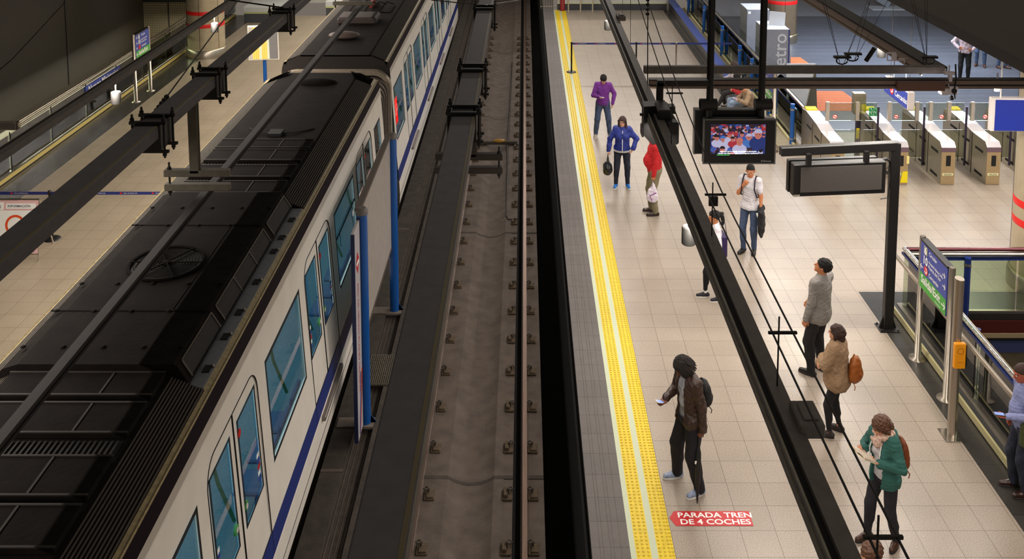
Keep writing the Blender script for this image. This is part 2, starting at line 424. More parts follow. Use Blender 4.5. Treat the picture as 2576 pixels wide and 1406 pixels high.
# left stair well
m = MB(); m.bb(-13.9, -11.74, 4, 39, -4, -3.8); m.bb(-11.74, -11.70, 4, 39, -4, -.12); m.bb(-13.9, -11.0, 4, 21.8, -.12, 0); struct('stair_well', m, mat('well_dark', '38342a', .6))
m = MB(); m.bb(-13.9, -13.85, 20.6, 34.9, -3.8, -.2); struct('stair_well_wall', m, mat('well_panel', 'a8a690', .5, 0, 4, .1))
# the dark slab over the concourse
m = MB(); m.bb(7.78, 24, 4, 60, 4.3, 4.46); struct('ceiling', m, mat('dark_ceiling_slab', '5c554f', .9, 0, 60, .25, .6, 120))
m = MB(); m.bb(7.76, 7.79, 4, 60, 4.29, 4.47); struct('trim_10', m, mat('ceiling_edge_trim', '2b2624', .6))
# ------------------------------------------------------------------ RAILS AND FASTENERS
RAILM = mat('rusty_rail', '4a3a30', .45, .5, 20, .25)
RAILT = mat('worn_rail_head', '7d675b', .36, .8, 40, .15, stretch=(1, .05, 1))
CLIP = mat('rail_clip_iron', '3b332b', .8, .2, 30, .3)
PAD = mat('rail_pad_brown', '4c3e2d', .85, 0, 20, .3)
def rail_mb(x, y0, y1, top):
    m = MB(); h = .15; b = top-h
    pr = [(-.06, b), (.06, b), (.06, b+.012), (.012, b+.03), (.012, top-.04), (.034, top-.034), (.034, top-.004), (-.034, top-.004), (-.034, top-.034), (-.012, top-.04), (-.012, b+.03), (-.06, b+.012)]
    m.ext([(x+p[0], p[1]) for p in pr], y0, y1)
    m.mi = 1; m.bb(x-.033, x+.033, y0, y1, top-.004, top); return m
trk = thing('track', 'empty track with two worn rails on brown concrete slab beside the yellow-edged platform', 'railway track', (-.75, 13, -1.15))
for i, x in enumerate((.0, -1.48)):
    o = rail_mb(x, -2, 58, -1.02).build('rail', [RAILM, RAILT], trk, (-.75, 13, -1.15))
def clip_mb(sx, tall):
    """one rail fastener: pad block, bolt and curled spring clip; sx points away from the rail"""
    m = MB(); m.mi = 1
    m.box((sx*.0, 0, .012), (.15, .21, .03), None, .008)
    if tall: m.box((sx*.02, 0, .05), (.06, .17, .06), None, .008)
    else: m.box((sx*.01, -.03, .035), (.10, .12, .03), None, .006)
    m.mi = 0
    m.cyl((-sx*.015, .01, .03), (-sx*.015, .01, .11), .013, n=6); m.cyl((-sx*.015, .01, .09), (-sx*.015, .01, .105), .024, n=6)
    pts = [(-sx*(.05-.035*math.cos(a)), .02+.05*math.sin(a)+.01*a, .07+.015*math.sin(a*2)) for a in [k*.55 for k in range(10)]]
    m.tube(pts, .009, 5)
    return m
protos = {}
for key, sx, tall in (('a', -1, True), ('b', 1, False), ('c', 1, False)):
    protos[key] = clip_mb(sx, tall)
cl = {k: None for k in protos}
for key, x in (('a', -.245), ('b', .12), ('c', -1.33)):
    yy = 9.65
    while yy < 40.5:
        if cl[key] is None:
            o = protos[key].build('rail_fastener', [CLIP, PAD], trk); cl[key] = o
        else:
            o = cl[key].copy(); COL.objects.link(o)
        o.location = (x+.75, yy-13, 0); yy += 1.0
# cross bar with yellow beacon lying between the rails
t = thing('track_marker', 'brown crossbar with yellow domed marker set across the trough between the rails', 'track marker', (-.72, 26.9, -1.13))
m = MB(); m.bb(-.5, .5, -.06, .06, .0, .09, .01); m.bb(-.52, -.42, -.09, .09, -.01, .05); m.bb(.42, .52, -.09, .09, -.01, .05); m.build('bar', CLIP, t)
m = MB(); m.sph((0, 0, .09), (.2, .07, .06), 14, 8); m.build('marker_dome', mat('amber_marker', '8a6410', .4), t)
# thin cable run clipped beside the trough
m = MB(); m.tube([(-.47, 36, -1.13), (-.47, 30, -1.13), (-.49, 27.5, -1.13), (-.5, 26.8, -1.12), (-.47, 26.2, -1.13), (-.45, 24, -1.13), (-.43, 22, -1.13), (-.38, 21.8, -1.13), (-.2, 21.8, -1.13)], .012, 5)
one('track_cable', m, BLACK, 'thin dark cable running beside the trough between the rails', 'cable', loc=(-.47, 30, -1.13))

# rails below the train
m = rail_mb(-3.46, -2, 58, -1.02); t = thing('track', 'track under the white metro train', 'railway track', (-4.2, 13, -1.22))
m.build('rail', [RAILM, RAILT], t, (-4.2, 13, -1.22))
rail_mb(-4.94, -2, 58, -1.02).build('rail', [RAILM, RAILT], t, (-4.2, 13, -1.22))
# floor grating beside the gutter
m = MB()
for i in range(16): x = -2.66+i*.033; m.bb(x, x+.008, 15.15, 16.05, -1.09, -1.06)
for i in range(26): y = 15.15+i*.035; m.bb(-2.66, -2.16, y, y+.008, -1.09, -1.065)
one('drain_grating', m, STEEL_D, 'square-mesh drain grating on the trackside floor beside the blue posts', 'grating', loc=(-2.41, 15.6, -1.08))

# ------------------------------------------------------------------ OVERHEAD RAIL STRUCTURES
def beam(name, label, xc, ztop, y0, y1, clamps, w=.28, h=.15, hang=None):
    t = thing(name, label, 'overhead beam', (xc, (y0+y1)/2, ztop)); off = (xc, (y0+y1)/2, ztop)
    m = MB(); m.bb(xc-w/2, xc+w/2, y0, y1, ztop-h, ztop, .012)
    m.mi = 1; m.bb(xc+w/2-.035, xc+w/2-.008, y0, y1, ztop-.002, ztop+.004)  # gleam along the beam edge, put into the colour of a strip
    m.build('beam', [BEAMG, mat('beam_edge_gleam', '6a6140', .5)], t, off)
    for cy in clamps:
        m = MB()
        for sy in (-.14, .14):
            m.bb(xc-w/2-.07, xc+w/2+.07, cy+sy-.02, cy+sy+.02, ztop+.005, ztop+.04)
            m.bb(xc-w/2-.05, xc+w/2+.09, cy+sy-.02, cy+sy+.02, ztop-h-.18, ztop-h-.15)
            for sx in (-w/2-.04, w/2+.04):
                m.cyl((xc+sx, cy+sy, ztop-h-.24), (xc+sx, cy+sy, ztop+.12), .014, n=8)
                m.cyl((xc+sx, cy+sy, ztop+.04), (xc+sx, cy+sy, ztop+.075), .026, n=6)
                m.cyl((xc+sx, cy+sy, ztop-h-.215), (xc+sx, cy+sy, ztop-h-.18), .026, n=6)
        m.bb(xc-w/2-.01, xc+w/2+.01, cy-.2, cy+.2, ztop-h-.15, ztop+.004)
        m.build('clamp', BLACK, t, off)
    return t, off
H1 = CAM_H-3.6
lb, loff = beam('overhead_beam', 'dark grey overhead beam with bolted clamps above the train', -4.3, H1, 2.5, 42, (10.95, 13.0, 17.0, 21.5, 27, 33))
rb, roff = beam('overhead_beam', 'dark grey overhead beam with bolted clamps above the empty track', -.72, H1, 2.5, 42, (11.3, 13.2, 17.3, 22.5, 29, 35))
POSTG = mat('hanger_grey_green', '5d574a', .55, 0, 10, .15)
def hanger(parent, off, xc, y, sgn, reach, back, mt, zt=H1-.15, z1=3.66, z2=3.47):
    m = MB(); m.bb(xc-.06, xc+.06, y-.05, y+.05, z1, zt, .006); m.bb(xc-.07, xc+.07, y-.012, y+.012, z1, zt); m.build('hanger_post', mt, parent, off)
    m = MB()
    for z in (z1, z2): m.bb(xc-back, xc+reach, y-.05, y+.05, z-.045, z+.045, .008)
    m.build('hanger_bar', mt, parent, off)
    m = MB(); bx = xc+(reach-.05 if sgn > 0 else -back+.06)
    m.cyl((bx, y, z2-.12), (bx, y, z1+.14), .014, n=8)
    for z in (z1+.06, z2-.07): m.cyl((bx, y, z-.015), (bx, y, z+.015), .03, n=6)
    m.build('hanger_bolt', BLACK, parent, off)
hanger(lb, loff, -4.3, 12.3, -1, .45, .40, POSTG)
hanger(lb, loff, -4.3, 24.3, -1, .45, .55, POSTG)
hanger(rb, roff, -.72, 12.9, 1, .42, .50, mat('hanger_brown', '342b25', .6))
for nm, lab, xc, z, x0 in (('conductor_rail', 'long grey overhead conductor rail running close above the train roof', -4.2, 3.36, 0), ('conductor_rail', 'conductor rail hidden under the beam above the empty track', -.86, 3.36, 0)):
    m = MB(); m.bb(xc-.05, xc+.05, 2.5, 42, z, z+.03); m.bb(xc-.012, xc+.012, 2.5, 42, z-.06, z); m.bb(xc-.028, xc+.028, 2.5, 42, z-.09, z-.06)
    one(nm, m, mat('conductor_grey', '262120', .6, .2, 15, .15), lab, 'conductor rail', loc=(xc, 20, z))
# insulated stay wires of the beams
def wire(name, pts, r, lab, cat='cable', mt=None, group=None, extras=None):
    m = MB(); m.tube(pts, r, 6)
    if extras: extras(m)
    return one(name, m, mt or BLACK, lab, cat, group, loc=tuple(pts[0]))
a = Vector(onY(385, 290, 11.8)[0:1]+(11.8,)+onY(385, 290, 11.8)[1:]); b = Vector((onY(600, 0, 15.5)[0], 15.5, onY(600, 0, 15.5)[1]))
def turn(m, a=a, b=b):
    d = (b-a).normalized()
    for k in range(5): c = a+d*(.12+.09*k); m.sph(c, (.035, .035, .035), 8, 6)
wire('stay_wire', [a, b], .010, 'thin stay wire with turnbuckle running up from the left overhead beam', extras=turn)
a2 = Vector((-4.3, 17.1, H1+.05)); b2 = Vector((onY(575, 0, 18.5)[0], 18.5, onY(575, 0, 18.5)[1]))
wire('stay_wire', [a2, b2], .016, 'short black stay rod reaching up left from the far clamp of the left beam')
a3 = Vector((-.70, 17.3, H1+.05))
wire('stay_wire', [a3, Vector((onY(1085, 0, 20)[0], 20, onY(1085, 0, 20)[1]))], .012, 'black stay rod reaching up left from the beam above the empty track')
wire('stay_wire', [a3, Vector((onY(1310, 0, 20)[0], 20, onY(1310, 0, 20)[1]))], .012, 'black stay rod reaching up right from the beam above the empty track')
wire('stay_wire', [Vector((onY(0, 175, 20)[0], 20, onY(0, 175, 20)[1])), Vector((onY(30, 150, 20)[0], 20, onY(30, 150, 20)[1])), Vector((onY(165, 5, 20)[0], 20, onY(165, 5, 20)[1]))], .012, 'thin dark wire slanting across the perforated left wall')

# ------------------------------------------------------------------ LIGHT CHANNELS
LAMPM = mat('fluorescent_diffuser', 'fff2dd', .5, emit='ffeccf', es=2.2)
def channel(label, x0, y0, x1, y1, z=CH_Z, w=.18, h=.115, box=(), name='light_channel', bs=1.):
    """suspended lighting channel: side rails with a black gutter between them, tubes recessed below"""
    c = Vector(((x0+x1)/2, (y0+y1)/2, z)); t = thing(name, label, 'light channel', tuple(c))
    d = Vector((x1-x0, y1-y0, 0)); L = d.length; d.normalize(); R = frame(d, Vector((-d.y, d.x, 0)))   # local x along, y left
    def bx(m, a0, a1, b0, b1, z0, z1, bev=0): m.box(tuple(R @ Vector(((a0+a1)/2, (b0+b1)/2, (z0+z1)/2))), (a1-a0, b1-b0, z1-z0), R, bev)
    m = MB(); m.mi = 0
    bx(m, -L/2, L/2, -w/2, -w/2+.62*w, -.045, 0); bx(m, -L/2, L/2, w/2-.012, w/2, -h, 0)
    bx(m, -L/2, L/2, -w/2, -w/2+.01, -h, -.045); bx(m, -L/2, L/2, w/2, w/2+.012, -h, -h+.05)
    m.mi = 1; bx(m, -L/2, L/2, w/2-.012, w/2+.002, -.008, .002); bx(m, -L/2, L/2, w/2, w/2+.014, -h+.05, -h+.056)
    m.mi = 2; bx(m, -L/2, L/2, -w/2+.62*w, w/2-.012, -.045, -.035)
    m.build('channel_body', [CHG, CHL, BLACKM], t)
    m = MB(); bx(m, -L/2+.1, L/2-.1, -w/2+.03, w/2-.03, -.075, -.055); m.build('diffuser', LAMPM, t)
    for a in box:
        m = MB(); bx(m, a-.14, a+.14, -w/2-.13, -w/2+.04, -.04, .06, .01)
        bx(m, a-.09, a+.09, -w/2-.10, -w/2-.0, .06, .075, .006)
        m.build('junction_box', CHG, t)
    return t, c, R
pl, plc, plR = channel('long black light channel hanging over the right platform', 1.765, 1.5, 1.725, 40.5, box=(-14.85, -2.2))
channel('long black light channel hanging over the left platform', -6.29, 1.5, -6.29, 40.5, w=.15, h=.09)
BRW = mat('brown_channel_side', '7f6c60', .5, 0, 10, .1)
p0, p1 = Vector((6.52, 15.15, 4.25)), Vector((6.20, 26, 4.25)); d_ = (p1-p0); L_ = d_.length; d_.normalize(); R_ = frame(Vector((d_.y, -d_.x, 0)), d_)
t = thing('light_channel', 'dark light channel slanting away over the concourse from the crossing channels', 'light channel', tuple((p0+p1)/2))
def lb_(m, x0, x1, z0, z1): m.box(tuple(R_ @ Vector(((x0+x1)/2, 0, (z0+z1)/2))), (x1-x0, L_, z1-z0), R_)
m = MB(); lb_(m, -.08, .20, .02, .05); lb_(m, .18, .20, -.08, .02); m.mi = 1; lb_(m, -.20, -.08, .0, .02); lb_(m, -.215, -.20, -.03, .02); lb_(m, -.22, -.20, -.09, -.05); m.mi = 0; lb_(m, -.21, -.205, -.05, -.03); m.build('channel_body', [BLACK, BRW], t)
m = MB(); lb_(m, -.15, .15, -.035, -.02); m.build('diffuser', LAMPM, t)
t = thing('light_channel', 'brown-edged light channel crossing above the turnstiles, nearer of the crossing pair', 'light channel', (6.9, 14.55, 4.28))
m = MB(); m.bb(-5.0, 5.1, -.06, .06, -.02, 0); m.bb(-5.0, 5.1, .05, .06, -.13, 0); m.mi = 1; m.bb(-5.0, 5.1, -.064, -.05, -.075, -.018); m.bb(-5.0, 5.1, -.07, -.05, -.14, -.10); m.mi = 0; m.bb(-5.0, 5.1, -.058, -.05, -.10, -.075); m.build('channel_body', [BLACK, BRW], t)
m = MB(); m.bb(-4.9, 5.0, -.04, .04, -.07, -.05); m.build('diffuser', LAMPM, t)
m = MB(); m.bb(1.88, 6.62, 15.02, 15.12, 4.22, 4.34, .01)
one('cable_tray', m, CHG, 'grey square cable tray crossing above the concourse, farther of the crossing pair', 'cable tray', loc=(4.2, 15, 4.27))
m = MB(); m.bb(-.36, .36, -.045, .045, -.15, -.01, .006)
o = m.build('junction_housing', mat('brown_housing', '6d4c40', .5)); o.location = (6.0, 14.43, 4.28); tag(o, 'reddish brown housing on the crossing light channel above the turnstiles', 'junction box')
# cylindrical loudspeakers hanging below the channels
spk = thing('loudspeaker', 'white cylindrical loudspeaker half hidden behind the light channel beside the ponytailed woman', 'loudspeaker', (1.5, 9.1, 4.0))
m = MB(); m.lathe([(.0, -.13), (.066, -.13), (.075, -.12), (.075, .05), (.066, .06), (0, .06)], n=20); m.build('speaker_body', SPKW, spk)
m = MB(); m.cyl((0, 0, .06), (0, 0, .185), .012); m.build('speaker_bracket', STEEL_D, spk)
for (x, y, lab) in ((1.70, 19.6, 'white cylindrical loudspeaker peeking out left of the light channel at the far platform end'),
                    (-6.28, 14.6, 'white cylindrical loudspeaker hanging in front of the left stairwell glass'),
                    (-6.28, 19.4, 'white cylindrical loudspeaker hanging in front of the left column'),
                    (6.50, 17.4, 'white cylindrical loudspeaker hanging below the slanting channel over the dark floor')):
    dup(spk, (x, y, 4.0), None, lab)
spk.location = (1.71, 9.75, 4.0)
# truss of twin suspension cables with spacer bars above the platform channel
ys = [5.0, 6.5, 9.0, 11.5, 14.0, 20.0]
def cabz(y): return CH_Z+.40+max(0, y-8.5)**1.6*.038
for k, dx in enumerate((-.045, .10)):
    pts = [(1.80+dx, y, cabz(y)) for y in [3.5+.5*i for i in range(30)]]
    wire('suspension_cable', pts, .0075, ('left' if k == 0 else 'right')+' one of the twin suspension cables above the platform light channel', group=None)
for i, y in enumerate((4.6, 6.55, 9.0, 11.6)):
    m = MB(); z = cabz(y); m.bb(1.80-.075, 1.80+.13, y-.010, y+.010, z-.010, z+.010, .003); m.cyl((1.80, y, CH_Z), (1.80, y, z+.12), .006, n=6)
    if i == 2: m.bb(1.765, 1.85, y-.015, y+.015, z-.11, z-.02)
    one('cable_spacer', m, BLACK, ['spacer bar across the twin cables in front of the woman reading', 'spacer bar across the twin cables left of the man in the grey jacket', 'spacer bar with a small plate below the television', 'spacer bar across the twin cables near the blue belt barrier'][i], 'cable spacer', loc=(1.8, y, z))
for (x, y0p, y1p, Y, r, lab) in ((1586, -40, 170, 20.5, .006, 'thin rod holding the platform channel, leftmost of the three'), (1629, -40, 215, 14.2, .008, 'rod with a chain link holding the platform channel near the crossing channels'), (1566, -40, 52, 24, .006, 'short thin rod at the top end of the platform channel')):
    p = onY(x, y1p, Y); q = onY(x, y0p, Y)
    wire('hanger_rod', [(p[0], Y, p[1]), (q[0], Y, q[1]+.5)], r, lab, 'rod')
m = MB(); p = onY(1629, 30, 14.2)
for k in range(5): m.lathe([(.022, 0), (.03, .02), (.022, .04)], (p[0], 14.2, p[1]-.05+.07*k), 8)
one('chain', m, BLACK, 'short chain in the hanger rod above the platform channel', 'chain', loc=(p[0], 14.2, p[1]))
# tripods of thin wires over the crossing channel
wn = 0
for (bx, by, tops) in ((2118, 160, ((2060, 0), (2068, 0), (2195, 0), (2202, 0))), (2145, 152, ((2197, 0), (2250, 0))), (2336, 160, ((2285, 0), (2293, 0), (2325, 20), (2333, 20)))):
    p = onY(bx, by, 14.9)
    m = MB()
    for tx in tops:
        q = onY(tx[0], -30, 15.5); m.tube([(p[0]+(.03 if tx[0] > bx else -.03), 14.9, p[1]), (q[0], 15.5, q[1])], .004, 4)
    m.tube([(p[0]+.09*math.cos(a), 14.9, p[1]+.05+.06*math.sin(a)) for a in [k*.6 for k in range(11)]], .012, 5)
    m.bb(p[0]-.13, p[0]+.13, 14.86, 14.94, p[1]+.09, p[1]+.12)
    one('suspension_wires', m, BLACK, ['fan of thin wires and cable loop on the crossing channel, left of the white loudspeaker', 'pair of thin wires rising from the crossing channel by the small spotlight', 'fan of thin wires holding the corner where the channels meet'][wn], 'wires', loc=(p[0], 14.9, p[1])); wn += 1
p = onY(2188, 150, 14.9); m = MB(); m.cyl((p[0]-.06, 14.9, p[1]-.02), (p[0]+.05, 14.85, p[1]+.2), .035, n=10)
one('spotlight', m, BLACK, 'small black tubular spotlight tilted above the crossing channel', 'spotlight', loc=(p[0], 14.9, p[1]))
# ------------------------------------------------------------------ TRAIN
TW = mat('train_cream_white', 'ece6dc', .32, 0, 3, .04)
TBLUE = mat('train_blue_band', '1a2f78', .35)
TPLUM = mat('train_plum_band', '1c0a18', .7, spec=.15)
TGUT = mat('train_gutter_ochre', '8d7f5a', .5, .2, 25, .25)
TRIB = mat('train_ribbed_roof', '4d463e', .8, .2, 20, .15)
TROOF = mat('train_roof_dark', '15110f', .9, 0, 4, .35, .4, 20, spec=.1)  # near-black brown over the whole roof, mottled by noise
TGRILL = mat('train_roof_grill', '131010', .8)
TGREY = mat('train_blue_grey', '6e7278', .5, 0, 15, .1)
TSEAM = mat('train_seam', '050505', .9)
TGLASS = glassmat('tinted_window_glass', 'a9c8cc', .05)
TINT = mat('train_interior_panel', 'c4d8da', .5)
TFLOOR = mat('train_interior_floor', '6f8f9c', .9, 0, 30, .1)
SEATM = mat('train_seat_blue', '44608c', .5, 0, 40, .1)
POLE = mat('green_grab_pole', '12704a', .3)
BELD = mat('car_end_dark', '241e1b', .8)
STEPM = mat('train_step_plate', '8a8078', .45, .5)
AX = -4.2
PRO = [(1.30, -.62), (1.375, -.50), (1.385, -.3), (1.375, -.03), (1.37, 0), (1.352, .28), (1.31, .88), (1.232, 2.12), (1.222, 2.27), (1.20, 2.62)]
def oz(z):
    for (a, b) in zip(PRO, PRO[1:]):
        if a[1] <= z <= b[1]: return a[0]+(b[0]-a[0])*(z-a[1])/(b[1]-a[1])
    return PRO[-1][0] if z > PRO[-1][1] else PRO[0][0]
def SP(s, y, z, out=0.): return (AX+s*(oz(z)+out), y, z)
def poly(m, s, pts, out=0.):
    f = [SP(s, y, z, out) for y, z in pts]
    m.add(f, [list(range(len(f)))] if s > 0 else [list(range(len(f)))[::-1]])
def rect(m, s, y0, y1, z0, z1, out=0.):
    zs = [z0]+[p[1] for p in PRO if z0+.001 < p[1] < z1-.001]+[z1]
    for a, b in zip(zs, zs[1:]): poly(m, s, [(y0, a), (y1, a), (y1, b), (y0, b)], out)
ZW0, ZW1, ZD = .88, 2.12, 2.27
def reveal(m, s, y0, y1, z0, z1, a, b):
    c = [(y0, z0), (y1, z0), (y1, z1), (y0, z1)]
    for p, q in zip(c, c[1:]+c[:1]): m.add([SP(s, p[0], p[1], a), SP(s, q[0], q[1], a), SP(s, q[0], q[1], b), SP(s, p[0], p[1], b)], [(0, 1, 2, 3)])
def car(label, y0, y1, doors, wins, detail=True):
    base = (AX, (y0+y1)/2, -1.0); t = thing('metro_car', label, 'train', base)
    # --- body shell, both sides
    m = MB()
    for s in (1, -1):
        ops = sorted([(a, b, 'w') for a, b in wins]+[(c-.85, c+.85, 'd') for c in doors])
        rect(m, s, y0, y1, -.62, 0); rect(m, s, y0, y1, ZD, 2.62)
        cur = y0
        for a, b, k in ops:
            rect(m, s, cur, a, 0, ZD)
            if k == 'w': rect(m, s, a, b, 0, ZW0); rect(m, s, a, b, ZW1, ZD); reveal(m, s, a, b, ZW0, ZW1, 0, -.05)
            else:
                reveal(m, s, a, b, 0.001, ZD, 0, -.03)
                r = .26
                for (yc, sg) in ((a, 1), (b, -1)):
                    arc = [(yc+sg*(r-r*math.cos(q)), ZD-r+r*math.sin(q)) for q in [PI/2*i/6 for i in range(7)]]
                    poly(m, s, [(yc, ZD)]+(arc if sg < 0 else arc)[::-1], .0)
            cur = b
        rect(m, s, cur, y1, 0, ZD)
    m.mi = 1
    for yy in (y0, y1):
        pts = [SP(1, yy, p[1]) for p in PRO]+[SP(-1, yy, p[1]) for p in PRO[::-1]]
        n = len(pts); 
        # end walls as frames with a gangway opening
        inner = [(AX+.75*sg, yy, z) for sg, z in ((1, -.1), (1, 2.1), (-1, 2.1), (-1, -.1))]
        m.add([(AX+1.2, yy, 2.62), (AX+1.16, yy, 2.76), (AX+.78, yy, 2.93), (AX-.78, yy, 2.93), (AX-1.16, yy, 2.76), (AX-1.2, yy, 2.62)], [(0, 1, 2, 3, 4, 5)])
        m.add([pts[0], pts[9], inner[1], inner[0]], [(0, 1, 2, 3)]); m.add([pts[9], pts[10], inner[2], inner[1]], [(0, 1, 2, 3)]); m.add([pts[10], pts[19], inner[3], inner[2]], [(0, 1, 2, 3)])
    m.build('body', [TW, BELD], t, base)
    m = MB()
    for s in (1, -1): rect(m, s, y0, y1, .01, .28, .004)
    m.build('blue_band', TBLUE, t, base)
    m = MB()
    for s in (1, -1):
        rect(m, s, y0, y1, -.31, -.295, .003)
        m.add([(AX+s*1.2, y0, 2.62), (AX+s*1.2, y1, 2.62), (AX+s*1.16, y1, 2.76), (AX+s*1.16, y0, 2.76)], [(0, 1, 2, 3) if s > 0 else (3, 2, 1, 0)])
    m.build('plum_band', TPLUM, t, base)
    m = MB()
    for s in (1, -1):
        m.ext([(AX+s*1.162, 2.765), (AX+s*1.155, 2.785), (AX+s*1.14, 2.775), (AX+s*1.07, 2.805), (AX+s*1.12, 2.70)], y0, y1)
    m.build('roof_gutter', TGUT, t, base)
    # --- roof skin with ribs along both shoulders
    m = MB(); m.bb(AX-.78, AX+.78, y0, y1, 2.90, 2.93); m.build('roof', TROOF, t, base)
    m = MB()
    ac = (8.9, 13.15) if detail else None
    spans = [(y0+.02, 8.88), (13.17, y1-.5)] if ac else [(y0+.02, y1)]
    for s in (1, -1):
        for (a, b) in ([(y0+.02, y1-.5)] if (s < 0 and ac) else spans):
            m.ext([(AX+s*1.10, 2.80), (AX+s*.78, 2.93), (AX+s*.78, 2.88), (AX+s*1.10, 2.76)], a, b)
            for k in range(11):
                o = .80+.029*k; z = 2.93-(o-.78)*.406
                m.mi = 1; m.bb(AX+s*o-.005, AX+s*o+.005, a, b, z-.005, z+.012); m.mi = 0
    # raised rib ends at the gangway
    for s in ((1, -1) if detail else ()):
        ye, yf = ((y1-.5, y1-.05) if detail else (y0+.5, y0+.05))
        for k in range(11):
            o = .80+.029*k; z = 2.93-(o-.78)*.406
            m.add([(AX+s*o-.006, ye, z), (AX+s*o+.006, ye, z), (AX+s*(o-.16)-.006, yf, z+.05), (AX+s*(o-.16)+.006, yf, z+.05), (AX+s*o, ye, z+.014), (AX+s*(o-.16), yf, z+.066)], [(0, 2, 5, 4), (1, 4, 5, 3)])
        m.add([(AX+s*1.10, ye, 2.80), (AX+s*.78, ye, 2.93), (AX+s*.6, yf, 2.98), (AX+s*.94, yf, 2.84)], [(0, 1, 2, 3)])
    m.build('ribbed_shoulder', [TROOF, TRIB], t, base)
    if detail:
        # air conditioner with fan and side grilles
        m = MB(); a, b = ac
        m.ext([(AX-.98, 2.82), (AX-.86, 3.0), (AX-.7, 3.05), (AX+.80, 3.05), (AX+.84, 3.03), (AX+.95, 2.85)], a, b)
        for yy in (9.9, 12.05): m.bb(AX-.86, AX+.82, yy, yy+.02, 3.045, 3.058)
        for yy in (9.2, 9.9, 10.5, 12.05, 12.6):
            for xx in (-.8, -.4, .0, .4, .78): m.sph((AX+xx, yy, 3.055), (.03, .03, .012), 8, 4)
        m.bb(AX+.42, AX+.43, 9.95, 12.0, 3.05, 3.056)
        m.build('air_conditioner', TROOF, t, base)
        m = MB(); c = (AX-.02, 10.98, 3.05)
        m.lathe([(.43, 0), (.45, .02), (.43, .035), (.40, .02)], c, 40, caps=False)
        for r in [.05+.035*i for i in range(10)]: m.tube([(c[0]+r*math.cos(q), c[1]+r*math.sin(q), c[2]+.022) for q in [2*PI*k/32 for k in range(32)]], .005, 4, close=True)
        for q in [PI/3*k for k in range(6)]: m.tube([c[:2]+(c[2]+.026,), (c[0]+.42*math.cos(q), c[1]+.42*math.sin(q), c[2]+.026)], .008, 4)
        m.lathe([(.001, .03), (.05, .03), (.06, .015)], c, 16, caps=False)
        m.mi = 1; m.lathe([(.001, .004), (.41, .004)], c, 32, caps=False)
        m.build('fan_grille', [mat('fan_wire', '120f0d', .9, spec=.05), BLACKM], t, base)
        def slope(o, y, up=0): return (AX+o, y, 3.03-(o-.84)*1.64+up)
        m = MB(); m2 = MB(); m3 = MB()
        for (g0, g1, rib) in ((9.0, 9.9, 0), (10.05, 11.98, 1), (12.15, 13.05, 0)):
            m.add([slope(.855, g0, .01), slope(.94, g0, .01), slope(.94, g1, .01), slope(.855, g1, .01)], [(0, 1, 2, 3)])
            if rib:
                for yy in (g0, (2*g0+g1)/3, (g0+2*g1)/3, g1): m2.tube([slope(.85, yy, .014), slope(.945, yy, .014)], .012, 4)
                for k in range(8): m2.tube([slope(.862+.010*k, g0, .013), slope(.862+.010*k, g1, .013)], .002, 4)
            else:
                for yy in (g0, g1): m2.tube([slope(.85, yy, .014), slope(.945, yy, .014)], .012, 4)
            m2.tube([slope(.848, g0, .014), slope(.848, g1, .014)], .012, 4)
        m3.bb(AX+.93, AX+1.085, a, b, 2.74, 2.81)
        m.mi = m2.mi = 0
        m.build('air_intake', TGRILL, t, base); m2.build('intake_frame', mat('intake_frame_metal', '4a4238', .5, .4), t, base); m3.build('service_ledge', TGREY, t, base)
        for yy in (9.15, 9.75, 10.25, 10.95, 11.75, 12.15, 12.7):
            m = MB(); m.bb(AX+.985, AX+1.06, yy, yy+.12, 2.81, 2.822); m.mi = 1; m.sph((AX+1.07, yy+.1, 2.825), .018, 6, 4); m.build('roof_latch', [TSEAM, STEEL_D], t, base)
        for (a, b) in ((13.28, 13.72), (13.88, 14.36), (14.56, 15.05), (15.12, 15.52), (8.50, 8.88), (7.95, 8.40), (7.17, 7.66), (6.62, 7.08), (5.7, 6.3)):
            m = MB(); m.bb(AX-.76, AX+.74, a, b, 2.93, 2.985, .008); m.mi = 1
            for xx in (-.25, .25): m.bb(AX+xx-.01, AX+xx+.01, a+.02, b-.02, 2.985, 2.992)
            m.bb(AX-.76, AX+.74, a, a+.02, 2.985, 2.995); m.bb(AX-.76, AX+.74, b-.02, b, 2.985, 2.995)
            m.build('roof_panel', [TROOF, mat('roof_panel_seam', '2b2622', .8)], t, base)
        for (a, b) in ((13.72, 13.88), (14.40, 14.54), (7.70, 7.92)):
            m = MB(); m.bb(AX-.74, AX+.72, a+.01, b-.01, 2.925, 2.935)
            for k in range(30): m.bb(AX-.72+k*.048, AX-.70+k*.048, a+.02, b-.02, 2.93, 2.95)
            m.build('roof_fins', TGRILL, t, base)
        m = MB(); m.sph((AX+.05, 19.0, 2.94), (.40, .22, .09), 18, 8); m.build('roof_dome', TROOF, t, base)
        m = MB(); m.tube([(AX-.5, 16.2, 2.94), (AX-.3, 15.95, 2.95), (AX, 15.9, 2.96), (AX+.3, 15.95, 2.95), (AX+.6, 16.2, 2.94)], .012, 5); m.bb(AX-.1, AX+.12, 15.8, 16.05, 2.93, 2.98); m.build('roof_cable', BLACKM, t, base)
    else:
        m = MB(); m.sph((AX-.1, 22.8, 3.0), (.38, .24, .09), 18, 8); m.build('roof_dome', mat('roof_dome_grey', '4a3d37', .6), t, base)
        m = MB(); m.bb(AX-.55, AX+.45, 24.2, 25.0, 2.93, 3.12, .05); m.build('roof_box', mat('roof_box_brown', '3a2f2b', .7), t, base)
        m = MB(); m.bb(AX-.05, AX+.03, 26.2, 26.9, 2.95, 3.1); m.build('roof_isolator', mat('isolator_red', '7d2a20', .5), t, base)
        m = MB(); m.bb(AX-.6, AX+.6, 25.7, 26.6, 2.93, 2.95)
